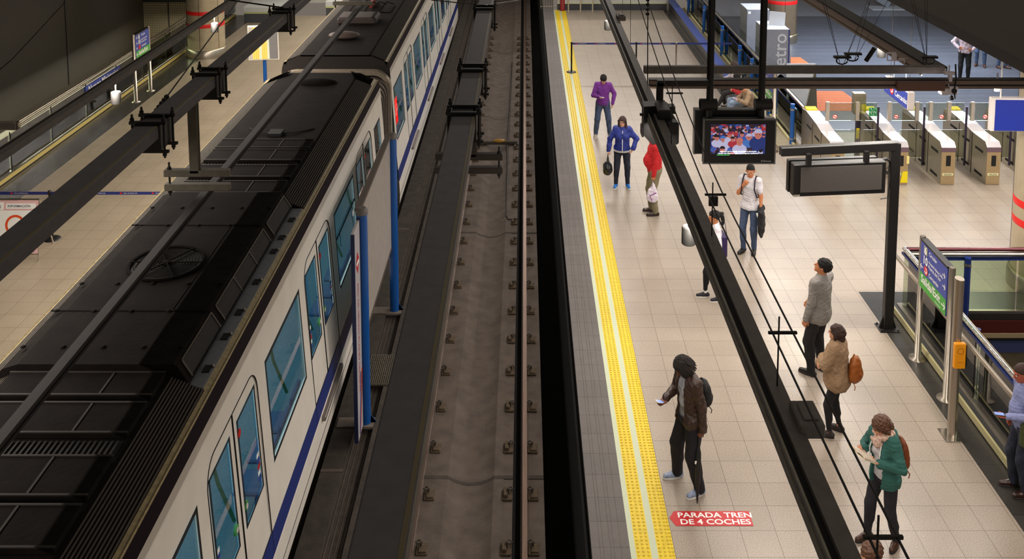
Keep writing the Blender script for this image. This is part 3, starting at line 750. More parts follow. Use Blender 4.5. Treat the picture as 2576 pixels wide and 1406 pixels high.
        for k in range(5): m.tube([(AX-.5+.2*k, 25.8, 2.95), (AX-.35+.2*k, 26.1, 3.15), (AX-.2+.2*k, 26.5, 3.0)], .012, 5)
        m.build('roof_equipment', TROOF, t, base)
        for yy in (28, 28.7, 29.4, 30.1, 31.5, 32.5, 33.5): m = MB(); m.bb(AX-.76, AX+.74, yy, yy+.5, 2.93, 2.985, .01); m.build('roof_panel', TROOF, t, base)
    # --- windows
    for a, b in wins:
        for s in (1, -1):
            m = MB(); f = .05
            for (p0, p1, q0, q1) in ((a, b, ZW0, ZW0+f), (a, b, ZW1-f, ZW1), (a, a+f, ZW0, ZW1), (b-f, b, ZW0, ZW1)): rect(m, s, p0, p1, q0, q1, .002)
            if detail and a in (14.55,): rect(m, s, a, b, 1.66, 1.71, .002); rect(m, s, a+.3, a+.34, 1.45, 1.66, .002)
            w_ = m.build('window', RUBBER, t, base)
            m = MB(); rect(m, s, a+f, b-f, ZW0+f, ZW1-f, -.012); g = m.build('pane', TGLASS, w_, (0, 0, 0)); 
            g.data.transform(Matrix.Translation([-v for v in base]))
    # --- doors
    for c in doors:
        for s in (1, -1):
            for (a, b, k) in ((c-.845, c-.012, -1), (c+.012, c+.845, 1)):
                m = MB(); io = -.012; wa, wb = (a+.06, b-.10) if k < 0 else (a+.10, b-.06)
                rect(m, s, a, b, .01, ZW0+.02, io); rect(m, s, a, wa, ZW0+.02, ZW1-.02, io); rect(m, s, wb, b, ZW0+.02, ZW1-.02, io)
                poly(m, s, [(a, ZW1-.02), (b, ZW1-.02), (b, ZD-.01), (a, ZD-.01)], io)
                reveal(m, s, a, b, .01, ZD-.01, io, -.05)
                d_ = m.build('door', TW, t, base)
                m = MB(); f = .045
                for (p0, p1, q0, q1) in ((wa, wb, ZW0+.02, ZW0+.05), (wa, wb, ZW1-.05, ZW1-.02), (wa, wa+f, ZW0+.02, ZW1-.02), (wb-f, wb, ZW0+.02, ZW1-.02)): rect(m, s, p0, p1, q0, q1, io+.003)
                g = m.build('door_frame', RUBBER, d_); g.data.transform(Matrix.Translation([-v for v in base]))
                m = MB(); rect(m, s, wa+f, wb-f, ZW0+.05, ZW1-.05, io-.01); g = m.build('pane', TGLASS, d_); g.data.transform(Matrix.Translation([-v for v in base]))
                if s > 0 and y0 < 15:
                    by = b-.16 if k < 0 else a+.16
                    p = SP(s, by, 1.12, -.02); m = MB(); m.cyl((p[0]-.01, p[1], p[2]), (p[0]+.012, p[1], p[2]), .055, n=14); m.mi = 1; m.cyl((p[0]+.012, p[1], p[2]), (p[0]+.02, p[1], p[2]), .03, n=12)
                    g = m.build('door_button', [mat('button_green', '4aa050', .4), WHITE], d_); g.data.transform(Matrix.Translation([-v for v in base]))
                    if k > 0:
                        p = SP(s, by, 1.93, -.02); m = MB(); m.cyl((p[0]-.01, p[1], p[2]), (p[0]+.012, p[1], p[2]), .05, n=14)
                        g = m.build('door_sign', RED, d_); g.data.transform(Matrix.Translation([-v for v in base]))
                    sy = a+.14 if k < 0 else b-.14; m = MB()
                    for i, (zz, mi) in enumerate(((1.32, 0), (1.26, 1), (1.19, 2), (1.12, 0), (1.05, 1))):
                        m.mi = mi; rect(m, s, sy-.05, sy+.05, zz-.028, zz+.022, io-.006)
                    g = m.build('door_sticker', [LETTER, SIGNB, RED], d_); g.data.transform(Matrix.Translation([-v for v in base]))
        for s in (1, -1):
            m = MB(); r = .26; ya, yb = c-.852, c+.852
            path = [(ya, .02), (ya, ZD-r)]+[(ya+r-r*math.cos(q), ZD-r+r*math.sin(q)) for q in [PI/2*i/6 for i in range(1, 7)]]+[(yb-r+r*math.sin(q), ZD-r+r*math.cos(q)) for q in [PI/2*i/6 for i in range(7)]]+[(yb, .02)]
            m.tube([SP(s, y, z, .001) for y, z in path], .007, 4); m.tube([SP(s, c, .02, -.008), SP(s, c, ZD-.02, -.008)], .010, 4)
            m.build('door_seal', TSEAM, t, base)
        m = MB()
        p = SP(1, c, -.03); m.bb(p[0]-.02, p[0]+.055, c-.62, c+.72, -.10, -.03, .01)
        m.build('door_step', STEPM, t, base)
    # --- inside
    m = MB(); m.bb(AX-1.3, AX+1.3, y0+.05, y1-.05, -.06, -.01); m.build('cabin_floor', TFLOOR, t, base)
    m = MB(); m.bb(AX-1.1, AX+1.1, y0+.05, y1-.05, 2.36, 2.4); 
    for s in (1, -1):
        for (a, b) in wins: rect(m, s, a-.15, b+.15, 0, ZW0, -.05)
        rect(m, s, y0, y1, ZW1+.02, 2.4, -.05)
        cuts = sorted([(a, b) for a, b in wins]+[(c-.85, c+.85) for c in doors]); cur = y0
        for a, b in cuts: rect(m, s, cur, a, 0, 2.3, -.05); cur = b
        rect(m, s, cur, y1, 0, 2.3, -.05)
    m.build('cabin_lining', TINT, t, base)
    for (a, b) in wins:
        for s in (1, -1):
            n = max(1, int((b-a+.1)/.5)); 
            for k in range(n):
                yc = a+(b-a)*(k+.5)/n; m = MB()
                m.box((AX+s*1.0, yc, .43), (.42, .44, .06), None, .02); R = rotm('Y', s*.15)
                m.box((AX+s*1.19, yc, .68), (.05, .44, .46), R, .02); m.bb(AX+s*1.05-.05, AX+s*1.05+.05, yc-.05, yc+.05, 0, .42)
                m.build('seat', SEATM, t, base)
    for c in doors:
        for dy, s in ((-.7, 1), (.7, 1), (-.7, -1), (.7, -1)):
            m = MB(); m.tube([(AX+s*.95, c+dy*1.15, .45), (AX+s*.78, c+dy*1.15, .9), (AX+s*.68, c+dy*1.12, 1.4), (AX+s*.72, c+dy*1.1, 2.36)], .022, 8); m.build('grab_pole', POLE, t, base)
        m = MB(); m.cyl((AX, c, 0), (AX, c, 2.36), .022, n=8); m.build('grab_pole', POLE, t, base)
    m = MB(); m.bb(AX-.3, AX+.3, y0+.3, y1-.3, 2.33, 2.355); m.build('cabin_light_panel', mat('cabin_light', 'e8fbff', .5, emit='bfe9ff', es=.8), t, base)
    area('cabin_light', (AX, (y0+y1)/2, 2.3), 1.8, y1-y0-1, 105, (.70, .92, 1.0))
    return t, base
t1, b1 = car('white metro car with blue band nearest the camera, roof fan on top', .8, 19.75, (5.28, 9.32, 13.35, 17.4), [(2.5, 4.1), (6.5, 8.2), (10.5, 12.2), (14.55, 16.25), (18.6, 19.35)])
t2, b2 = car('farther white metro car with a red lit destination display in its first window', 21.2, 40.5, (24.2, 28.24, 32.28, 36.3), [(21.45, 22.95), (25.4, 27.0), (29.45, 31.05), (33.5, 35.1), (37.5, 39.1)], False)
# red logo sticker near the gangway end of the first car
m = MB(); rect(m, 1, 17.95+.42, 18.5, 1.0, 1.0, .004)
def logo(m, s, yc, zc, h, w, out):
    m.mi = 0; poly(m, s, [(yc-w, zc), (yc, zc-h), (yc+w, zc), (yc, zc+h)], out)
    m.mi = 1; poly(m, s, [(yc-w*.62, zc-h*.13), (yc+w*.62, zc-h*.13), (yc+w*.62, zc+h*.13), (yc-w*.62, zc+h*.13)], out+.002)
m = MB(); logo(m, 1, 18.42, 1.15, .28, .13, .006); m.build('logo_sticker', [RED, LETTER], t1, b1)
# destination display inside the second car's first window
m = MB(); rect(m, 1, 21.50, 22.05, 1.16, 1.76, -.03); m.mi = 1
for (r, row) in enumerate(('10110', '11011', '10101')):
    for (k, ch) in enumerate(row):
        if ch == '1': rect(m, 1, 21.58+.08*k, 21.62+.08*k, 1.36+.09*r, 1.41+.09*r, -.026)
m.build('destination_display', [mat('led_red', 'ff1608', .4, emit='ff1206', es=2.2), mat('led_white', 'ffd0c8', .4, emit='ffb0a0', es=1.5)], t2, b2)
# gangway bellows between the cars
g = thing('gangway_bellows', 'grey arched gangway bellows joining the two metro cars', 'gangway', (AX, 20.5, 0))
def arch(m, hw, zt, r, y0, y1, th):
    def path(hw, zt, r):
        pts = [(-hw, -.5), (-hw, zt-r)]+[(-hw+r-r*math.cos(q), zt-r+r*math.sin(q)) for q in [PI/2*i/6 for i in range(1, 7)]]
        return pts+[(-p[0], p[1]) for p in pts[::-1]]
    a = path(hw, zt, r); b = path(hw-th, zt-th, max(.05, r-th)); n = len(a)
    vs = [(p[0], y0, p[1]) for p in a]+[(p[0], y1, p[1]) for p in a]+[(p[0], y0, p[1]) for p in b]+[(p[0], y1, p[1]) for p in b]
    fs = []
    for i in range(n-1): fs += [(i, i+1, n+i+1, n+i), (2*n+i, 3*n+i, 3*n+i+1, 2*n+i+1), (i, 2*n+i, 2*n+i+1, i+1), (n+i, n+i+1, 3*n+i+1, 3*n+i)]
    m.add(vs, fs)
m = MB(); arch(m, 1.24, 2.62, .38, .50, .68, .10); arch(m, 1.20, 2.5, .34, -.72, -.60, .08); m.build('end_frame', mat('gangway_frame_grey', '9c9080', .5, .2, 10, .1), g)
m = MB()
for k in range(9): arch(m, 1.19-.03*(k % 2), 2.50-.03*(k % 2), .34, -.58+.12*k, -.50+.12*k, .1)
m.build('bellows', mat('bellows_grey', '5a5148', .6, 0, 10, .15), g)
m = MB(); m.bb(-.7, .7, -.75, .72, -.12, -.04); m.build('gangway_floor', TFLOOR, g)
# ------------------------------------------------------------------ BETWEEN THE TRACKS: blue posts and boards
BOARDB = mat('grey_board_back', 'a49c96', .45, 0, 5, .08)
def blue_post(y, label, plate=True):
    base = (-2.47, y, -1.12); t = thing('blue_post', label, 'post', base, group=None)
    m = MB(); m.lathe([(.085, 0), (.085, 3.40), (.078, 3.42)], n=20); m.build('post', BLUE, t)
    m = MB(); m.lathe([(.095, 3.40), (.095, 3.47), (.06, 3.50)], n=20); m.build('post_cap', CHG, t)
    m = MB(); m.bb(-.44, .24, -.12, .12, -.01, .035, .006); m.mi = 1
    for q in range(4): m.ext([(0, .03), (.18, .03), (.08, .16), (0, .16)], -.008, .008); 
    R = None
    o = m.build('base_plate', [CONC, BLUE], t)
    return t
blue_post(14.2, 'blue steel post between the tracks, nearer one at the front edge of the grey board')
blue_post(17.6, 'blue steel post between the tracks, farther one at the back edge of the grey board')
t = thing('advertising_board', 'large blank grey back of a board mounted between the two blue posts', 'board', (-2.53, 15.9, .2))
m = MB(); m.bb(-.03, .03, -1.68, 1.62, 0, 2.12, .004); m.build('board', BOARDB, t)
m = MB(); m.bb(-.045, .05, -1.72, 1.66, 2.12, 2.17); m.bb(-.04, .04, -1.72, 1.66, -.04, 0); m.bb(-.04, .045, 1.62, 1.67, 0, 2.12); m.build('frame', mat('board_frame_grey', '5a5048', .5), t)
m = MB(); m.bb(.01, .05, -1.58, -1.4, .9, 1.9)
t = thing('information_board', 'narrow white board with red logo in front of the nearer blue post', 'sign board', (-2.50, 13.86, -1.05))
m = MB(); m.bb(-.03, .012, -.24, .24, .0, 3.28, .004); m.build('board', mat('board_white', 'b9b4b6', .4), t)
m = MB(); m.bb(-.035, .02, .22, .26, 0, 3.30); m.bb(-.035, .02, -.26, -.235, 0.02, 3.26); m.build('edge_trim', mat('trim_navy', '20284c', .4), t)
m = MB(); m.mi = 0; m.add([(.016, -.13, 2.72), (.016, .0, 2.55), (.016, .13, 2.72), (.016, 0, 2.89)], [(0, 1, 2, 3)]); m.mi = 1; m.add([(.018, -.1, 2.69), (.018, .1, 2.69), (.018, .1, 2.75), (.018, -.1, 2.75)], [(0, 1, 2, 3)])
m.build('logo', [RED, LETTER], t)
m = MB(); v, f = text('RED DE METRO PLANO GENERAL', .115); m.add(v, f, frame((0, 0, -1), (0, 1, 0)), (.016, -.04, 2.4)); m.build('lettering', RED, t)
m = MB()
for k, mi in enumerate((0, 1, 2)):
    m.mi = mi; m.tube([(.017, .19-.05*k, 0.95), (.017, .13-.04*k, .6), (.017, .02-.03*k, .2), (.017, -.06, .04)], .008, 4)
m.build('map_lines', [RED, mat('map_orange', 'd8862c', .5), SIGNB], t)

# ------------------------------------------------------------------ FLOOR STICKER
t = thing('floor_sticker', 'red arrow-shaped floor sticker reading PARADA TREN DE 4 COCHES', 'floor sticker', (2.2, 10.76, .001))
p = [(1.72, 10.75), (1.79, 10.86), (2.69, 10.86), (2.69, 10.62), (1.78, 10.62)]
m = MB(); m.ext([(a-2.2, b-10.76) for a, b in p], 0, .003, 'xy'); m.build('sticker', mat('sticker_red', 'c01820', .5), t)
m = MB(); v, f = text('PARADA TREN', .115, bold=.0025); m.add([(x*1.17, y, 0) for x, y, z in v], f, None, (-.38, -.005, .004)); v, f = text('DE 4 COCHES', .115, bold=.0025); m.add([(x*1.17, y, 0) for x, y, z in v], f, None, (-.365, -.115, .004)); m.build('lettering', LETTER, t)

# ------------------------------------------------------------------ SIGN POSTS
def letters(m, s, size, M, off, bold=0.): v, f = text(s, size, 0, 'LEFT', bold); m.add(v, f, M, off)
def arrow(m, x, y, s, M, off, dirn=1):
    pts = []
    for (a, b) in (((-.5, 0), (.45, 0)), ((.5, 0), (.1, .4)), ((.5, 0), (.1, -.4))):
        A = Vector((a[0]*dirn*s+x, a[1]*s+y, 0)); B = Vector((b[0]*dirn*s+x, b[1]*s+y, 0)); d = (B-A).normalized(); n = Vector((-d.y, d.x, 0))*s*.08
        m.add([A-n, B-n, B+n, A+n], [(0, 1, 2, 3)], M, off)
def station_sign(name, label, cat, loc, L, facing, mirror=False, base_r=.13, h=1.95):
    """two steel posts a length L apart along Y, a blue and green panel between; facing = +1/-1 along X"""
    t = thing(name, label, cat, loc)
    for k, y in enumerate((-L/2, L/2)):
        m = MB(); m.lathe([(base_r, 0), (base_r, .012), (.05, .022), (.045, h), (.04, h+.015)], (0, y, 0), 24); m.build('post', STEEL, t)
    m = MB(); m.bb(-.045, .045, -L/2+.05, L/2-.05, h-.74, h-.03, .004); p_ = m.build('panel', SIGNB, t)
    m = MB(); m.bb(-.05, .05, -L/2+.05, L/2-.05, h-.03, h-.0); m.build('panel_cap', BLACK, t)
    for s in (-1, 1):
        m = MB(); x = s*.047; m.add([(x, -L/2+.05, h-.74), (x, L/2-.05, h-.74), (x, L/2-.05, h-.50), (x, -L/2+.05, h-.50)], [(0, 1, 2, 3)]); m.build('green_band', GREEN, p_)
        # panel frame: local x runs in reading direction, local y up
        M = frame((0, -1, 0), (0, 0, 1)) if s < 0 else frame((0, 1, 0), (0, 0, 1))
        o = (s*.0505, -s*(-L/2+.07) if s < 0 else -L/2+.07, h-.74); o = (s*.0505, (L/2-.07) if s < 0 else (-L/2+.07), h-.74)
        m = MB(); W = L-.14
        if mirror:
            for zz in (.61, .45, .30, .12): arrow(m, .06, zz+.02, .09 if zz > .2 else .13, M, o, -1)
            sg = 1 if s > 0 else -1
            m.mi = 2; m.add([(.15, .56, 0), (.28, .56, 0), (.28, .69, 0), (.15, .69, 0)], [(0, 1, 2, 3)], M, o)
            m.mi = 0; letters(m, '6', .15, M, (o[0]+s*.001, o[1]+sg*.175, o[2]+.575), .004); letters(m, 'Circular', .085, M, (o[0], o[1]+sg*.38, o[2]+.61), .001)
            letters(m, '10', .17, M, (o[0], o[1]+sg*.14, o[2]+.415), .005)
            letters(m, 'Hospital Infanta Sofía', .052, M, (o[0], o[1]+sg*.36, o[2]+.49), .001); letters(m, 'Puerta del Sur', .07, M, (o[0], o[1]+sg*.36, o[2]+.415), .001)
            m.mi = 1; c = Vector((.24, .32, 0)); m.add([c+Vector((.07*math.cos(q), .07*math.sin(q), 0)) for q in [PI/8*k for k in range(16)]], [list(range(16))], M, o)
            m.mi = 0; letters(m, 'Cercanías', .085, M, (o[0], o[1]+sg*.38, o[2]+.29), .001); letters(m, 'Salida/Exit', .165, M, (o[0], o[1]+sg*.16, o[2]+.10), .004)
        else:
            m.mi = 2; m.add([(.10, .56, 0), (.23, .56, 0), (.23, .69, 0), (.10, .69, 0)], [(0, 1, 2, 3)], M, o)
            m.mi = 0; letters(m, '6', .15, M, (o[0]+s*.001, o[1]+(.125 if s > 0 else -.125), o[2]+.575), .004); letters(m, 'Circular', .085, M, (o[0], o[1]+(.28 if s > 0 else -.28), o[2]+.61), .001)
            letters(m, '10', .17, M, (o[0], o[1]+(.08 if s > 0 else -.08), o[2]+.415), .005)
            letters(m, 'Hospital Infanta Sofía', .058, M, (o[0], o[1]+(.28 if s > 0 else -.28), o[2]+.49), .001); letters(m, 'Puerta del Sur', .075, M, (o[0], o[1]+(.28 if s > 0 else -.28), o[2]+.415), .001)
            m.mi = 1; c = Vector((.2, .33, 0)); m.add([c+Vector((.07*math.cos(q), .07*math.sin(q), 0)) for q in [PI/8*k for k in range(16)]], [list(range(16))], M, o)
            m.mi = 0; m.add([c+Vector((rr*math.cos(q), rr*math.sin(q), .001)) for rr in (.045, .025) for q in [-PI*.9+PI*1.5*k/12 for k in range(13)]], [(k, k+1, 14+k, 13+k) for k in range(12)], M, o)
            letters(m, 'Cercanías', .085, M, (o[0], o[1]+(.3 if s > 0 else -.3), o[2]+.29), .001)
            arrow(m, W-.08, .56, .1, M, o, 1); arrow(m, W-.06, .40, .1, M, o, 1); arrow(m, .05, .33, .1, M, o, -1)
            letters(m, 'Salida/Exit', .165, M, (o[0], o[1]+(.04 if s > 0 else -.04), o[2]+.10), .004); arrow(m, W-.06, .12, .13, M, o, 1); letters(m, 'Ascensor', .05, M, (o[0], o[1]+(.55 if s > 0 else -.55), o[2]+.025))
        m.build('lettering', [LETTER, RED, mat('line_grey', '9a9a8c', .5)], p_)
    return t
station_sign('direction_sign', 'blue and green Salida/Exit sign on two steel posts beside the near glass balustrade', 'sign', (6.02, 13.62, 0), 1.02, 1)
station_sign('direction_sign', 'blue and green sign on two steel posts by the dark stripe of the left platform', 'sign', (-11.15, 27.8, 0), 1.1, 1, True)
station_sign('direction_sign', 'Salida sign on steel posts beside the seated people, partly behind the television', 'sign', (6.10, 23.7, 0), 1.0, 1)
# help point column
t = thing('help_point', 'fluted steel column with an orange intercom box, on a square plate', 'help point', (5.74, 12.28, 0))
m = MB(); prof = [(.065*(1+.06*math.cos(q*9)), q) for q in [0]]
n = 36; vs = []
for z in (0.0, 2.22): vs += [((.066+.002*math.cos(9*2*PI*k/n))*math.cos(2*PI*k/n)*.85, (.066+.002*math.cos(9*2*PI*k/n))*math.sin(2*PI*k/n)*1.15, z) for k in range(n)]
m.smooth = True; m.add(vs, [(k, (k+1) % n, (k+1) % n+n, k+n) for k in range(n)]); m.smooth = False; m.add(vs[n:], [list(range(n))]); m.build('column', STEEL, t)
m = MB(); m.bb(-.135, .135, -.14, .14, 0, .014, .003); m.build('base_plate', CHROME, t)
m = MB(); m.bb(-.075, .075, -.135, -.07, 1.03, 1.38, .01); b_ = m.build('intercom_box', ORANGE, t)
m = MB(); m.tube([(.0+.04*math.cos(q), -.137, 1.28+.04*math.sin(q)) for q in [PI/8*k for k in range(16)]], .003, 4, close=True)
for k in range(4): m.tube([(-.03+.02*k, -.137, 1.12), (-.02+.02*k, -.137, 1.13)], .003, 4)
m.build('speaker_ring', mat('dark_amber', '8a4d00', .5), b_)
m = MB(); m.bb(.08, .086, -.13, .03, 1.05, 1.36); m.build('side_plate', GLASS, t)

# ------------------------------------------------------------------ BALUSTRADES
def tubeobj(name, pts, r, mt, parent, off=(0, 0, 0), n=10):
    m = MB(); m.tube(pts, r, n); return m.build(name, mt, parent, off)
# near stair well: long side along Y and end rail along X
t = thing('glass_balustrade', 'long side glass balustrade with double steel handrail at the near stairwell', 'balustrade', (6.35, 11, 0)); off = (6.35, 11, 0)
m = MB(); m.bb(6.17, 6.36, 5.3, 15.62, 0, .10); m.mi = 1; m.bb(6.15, 6.18, 5.3, 15.62, .02, .115); m.mi = 2; m.bb(6.25, 6.36, 5.3, 15.6, .10, .12); m.build('sill', [BLACK, mat('cream_edge', 'b9b083', .4), STEEL], t, off)
for a, b in ((5.3, 6.9), (6.93, 8.9), (8.93, 10.9), (10.93, 12.9), (12.93, 15.5)):
    m = MB(); m.bb(6.31, 6.325, a, b, .12, .98); m.build('glass_panel', GLASS, t, off)
m = MB(); m.cyl((6.35, 5.3, 1.07), (6.35, 15.6, 1.07), .045, n=14); m.build('handrail', CHROME, t, off)
m = MB(); m.bb(6.18, 6.22, 5.3, 15.75, .92, .99, .008); m.mi = 1; m.bb(6.30, 6.34, 5.3, 15.6, .98, 1.02); m.build('inner_rail', [STEEL, BLUED], t, off)
for y in (6.6, 8.9, 10.9, 13.2):
    m = MB(); m.cyl((6.46, y, 0), (6.46, y, 1.0), .05, n=14); m.mi = 1; m.cyl((6.46, y, .86), (6.46, y, .90), .054, n=14); m.build('blue_post', [BLUED, STEEL], t, off)
t = thing('glass_balustrade', 'end glass balustrade across the head of the near stairwell with maroon and steel rail', 'balustrade', (8.8, 15.52, 0)); off = (8.8, 15.52, 0)
m = MB(); m.mi = 0; m.bb(6.34, 11.5, 15.50, 15.57, 1.06, 1.12, .02); m.mi = 1; m.bb(6.36, 11.5, 15.46, 15.58, 1.0, 1.05, .015); m.mi = 2; m.bb(6.36, 11.5, 15.48, 15.52, .92, .98); m.build('handrail', [mat('maroon_rail', '4a1a22', .25, .6), STEEL, BLUED], t, off)
for a, b in ((6.4, 8.2), (8.23, 10.2), (10.23, 11.5)):
    m = MB(); m.bb(a, b, 15.52, 15.535, .02, .96); m.build('glass_panel', GLASS, t, off)
m = MB(); m.bb(6.36, 11.5, 15.50, 15.55, 0, .03); m.build('sill', STEEL, t, off)
for x in (7.33, 9.4):
    m = MB(); m.cyl((x, 15.42, -.05), (x, 15.42, 1.0), .052, n=14); m.mi = 1; m.cyl((x, 15.42, .86), (x, 15.42, .90), .058, n=14); m.bb(x-.03, x+.03, 15.42, 15.5, .9, .95); m.build('blue_post', [BLUED, STEEL], t, off)

# far stair well on the right: granite bench wall with a blue top, ledge, glass, posts, handrail
m = MB(); m.bb(5.97, 6.22, 24.2, 39.9, 0, .40); m.mi = 1; m.bb(5.95, 6.24, 24.2, 39.9, .40, .45, .01)
one('bench_wall', m, [mat('polished_dark_granite', '2e2d2e', .22, 0, 30, .2), mat('blue_bench_top', '2c4590', .35)], 'long low granite bench with blue top running along the far right edge of the platform', 'bench', loc=(6.1, 32, 0))
t = thing('glass_balustrade', 'long glass balustrade with slim blue posts above the blue-topped bench', 'balustrade', (6.7, 31, 0)); off = (6.7, 31, 0)
m = MB(); m.bb(6.24, 6.78, 23.3, 39.9, 0, .10); m.mi = 1; m.bb(6.60, 6.66, 23.3, 39.9, .10, .16); m.build('sill', [mat('ledge_beige', '8f8570', .5, 0, 8, .15), mat('cream_edge', 'b9b083', .4)], t, off)
yy = 23.4
while yy < 39:
    m = MB(); m.bb(6.70, 6.712, yy, yy+1.9, .14, 1.0); m.build('glass_panel', GLASS, t, off)
    m = MB(); m.bb(6.98, 6.99, yy, yy+1.9, .1, 1.0); m.build('glass_panel', GLASS, t, off); yy += 1.95
m = MB(); m.cyl((6.86, 23.3, 1.06), (6.86, 39.9, 1.06), .045, n=14); m.mi = 1; m.bb(6.88, 6.94, 23.3, 39.9, .94, 1.0); m.build('handrail', [CHROME, BLUED], t, off)
for y in (23.45, 25.7, 27.8, 29.4, 32.1, 35.4, 38.8):
    m = MB(); m.cyl((6.62, y, -.05), (6.62, y, 1.12), .055, n=14); m.mi = 1; m.cyl((6.62, y, .96), (6.62, y, 1.0), .06, n=14); m.cyl((6.62, y, .22), (6.62, y, .25), .062, n=14); m.build('blue_post', [BLUE, STEEL], t, off)
m = MB(); m.cyl((6.95, 23.1, 0), (6.95, 23.1, 1.06), .045, n=12); m.build('end_post', STEEL, t, off)

# left stair well
t = thing('glass_balustrade', 'long glass balustrade with steel handrail along the left stairwell', 'balustrade', (-11.8, 30, 0)); off = (-11.8, 30, 0)
m = MB(); m.bb(-11.84, -11.70, 4, 38.8, 0, .09); m.mi = 1; m.bb(-11.705, -11.68, 4, 38.8, .02, .10); m.build('sill', [STEEL_D, mat('yellow_edge', 'cdb86a', .4)], t, off)
yy = 10.
while yy < 38:
    m = MB(); m.bb(-11.80, -11.79, yy, yy+1.9, .1, .95); m.build('glass_panel', GLASS, t, off)
    m = MB(); m.cyl((-11.8, yy-.02, .05), (-11.8, yy-.02, 1.0), .014, n=8); m.build('baluster', BLACK, t, off); yy += 1.95
m = MB(); m.bb(-11.88, -11.82, 4, 38.8, .30, .39, .01); m.bb(-11.86, -11.82, 4, 38.8, .16, .20); m.mi = 1; m.bb(-11.88, -11.83, 4, 38.8, .20, .30); m.build('low_rail', [mat('fawn_rail', '9a8a74', .4, .3), mat('brown_rail', '4a3c32', .5)], t, off)
m = MB(); m.cyl((-11.87, 22.2, 1.07), (-11.87, 38.8, 1.07), .035, n=10); m.cyl((-11.87, 22.2, .97), (-11.87, 38.8, .97), .03, n=10); m.mi = 1; m.bb(-11.89, -11.86, 22.2, 38.8, .80, .86); m.mi = 0; m.cyl((-11.87, 22.2, .3), (-11.87, 22.2, 1.07), .05, n=12); m.build('handrail', [STEEL, BLUED], t, off)
m = MB(); m.bb(-13.9, -11.9, 22.15, 22.28, .88, 1.08, .02); m.mi = 1; m.bb(-13.9, -11.9, 22.1, 22.3, -.12, .5); m.mi = 0; m.bb(-13.9, -11.9, 21.9, 22.1, .45, .55, .02)
one('end_rail', m, [mat('brown_grey_rail', '5c524c', .5), mat('stone_end', '7d7460', .6)], 'short brown-grey end rail closing the left stairwell below the perforated wall', 'rail', loc=(-12.9, 22.2, 0))
m = MB(); m.bb(-11.80, -11.76, 25.5, 27.75, .70, .95, .004)
t = thing('station_name_sign', 'blue station name sign reading Nuevos Ministerios below the left handrail', 'sign', (-11.76, 26.6, .70)); m.build('panel', SIGNB, t, (-11.76, 26.6, .70))
m = MB(); v, f = text('Nuevos Ministerios', .245, 0, 'CENTER', .005); m.add(v, f, frame((0, 1, 0), (0, 0, 1)), (.004, 0, .055)); m.build('lettering', LETTER, t)
# escalator sides seen through the glass
WP = mat('escalator_white_side', 'cfd8c8', .3); wi = 0
for (a, b, lab) in ((22.5, 24.1, 'white escalator side panel in the left stairwell, nearest one at the photo edge'), (24.35, 24.7, 'short white escalator newel in the left stairwell'), (24.9, 26.9, 'white escalator side panel in the left stairwell, the middle one'), (29.6, 30.6, 'white escalator side panel behind the cylindrical loudspeaker'), (31.1, 32.2, 'white escalator side panel behind the left direction sign')):
    m = MB(); m.bb(-12.95, -12.8, a, b, -.66, -.50, .03); m.mi = 1; m.bb(-12.84, -12.78, a+.2, b-.1, -.80, -.66); m.bb(-12.95, -12.78, b, b+.15, -.8, -.45)
    one('escalator_side', m, [WP, BLUED], lab, 'escalator', loc=(-12.8, (a+b)/2, -.8)); wi += 1

# ------------------------------------------------------------------ COLUMNS
COLM = mat('column_cladding', 'b3a68c', .35, .35, 6, .08); REDB = mat('red_band', 'd81818', .4)
def column(x, y, r, h, bands, label, mt):
    t = thing('column', label, 'column', (x, y, 0))
    m = MB(); m.lathe([(r*1.08, 0), (r*1.08, .26), (r*1.02, .30)], n=40); m.build('base_ring', STEEL, t)
    m = MB(); m.lathe([(r*1.03, .26), (r*1.03, .32)], n=40, caps=False); m.build('cream_ring', mat('cream_edge', 'b9b083', .4), t)
    m = MB(); m.lathe([(r, .28), (r, h)], n=48)
    m.build('shaft', mt, t)
    m = MB()
    for k in range(6): q = .5+k*PI/3; m.cyl((r*math.cos(q), r*math.sin(q), .3), (r*math.cos(q), r*math.sin(q), h), .008, n=4)
    m.build('panel_joint', BLACKM, t)
    for z in bands:
        m = MB(); m.lathe([(r*1.003, z), (r*1.006, z+.005), (r*1.006, z+.125), (r*1.003, z+.13)], n=48, caps=False); m.build('red_band', REDB, t)
    return t
column(-10.85, 32.6, .62, 3.9, (1.05, 1.48), 'round clad column with two red bands at the left stairwell', COLM)
column(9.25, 34.6, .55, 4.3, (1.42,), 'brown steel round column with one red band behind the grey ticket machines', mat('column_brown_steel', '8a7862', .3, .6, 6, .1))
column(9.20, 16.4, .60, 4.3, (1.15, 1.49), 'beige round column with red bands at the right edge near the balustrade', COLM)

# ------------------------------------------------------------------ BELT BARRIERS
BELT = mat('belt_navy', '1c2a6e', .6)
def stanchion(loc, label, mt=None, h=.98):
    t = thing('barrier_post', label, 'barrier post', loc)
    m = MB(); m.lathe([(.001, .022), (.06, .03), (.15, .016), (.165, 0)], n=24, caps=False); m.build('base', BLACK, t)
    m = MB(); m.lathe([(.026, .02), (.026, h-.05), (.034, h-.05), (.034, h), (.01, h+.004)], n=14); m.build('pole', mt or BLACK, t)
    return t
s0 = stanchion((1.49, 30.4, 0), 'black belt barrier post on the yellow strip at the far end')
stanchion((3.55, 30.4, 0), 'black belt barrier post just right of the platform light channel')
s1 = stanchion((4.82, 30.4, 0), 'steel belt barrier post in the middle of the far right platform', STEEL)
stanchion((-9.25, 18.3, 0), 'black belt barrier post behind the information board')
stanchion((-6.72, 18.3, 0), 'black belt barrier post beside the train roof edge on the left platform')
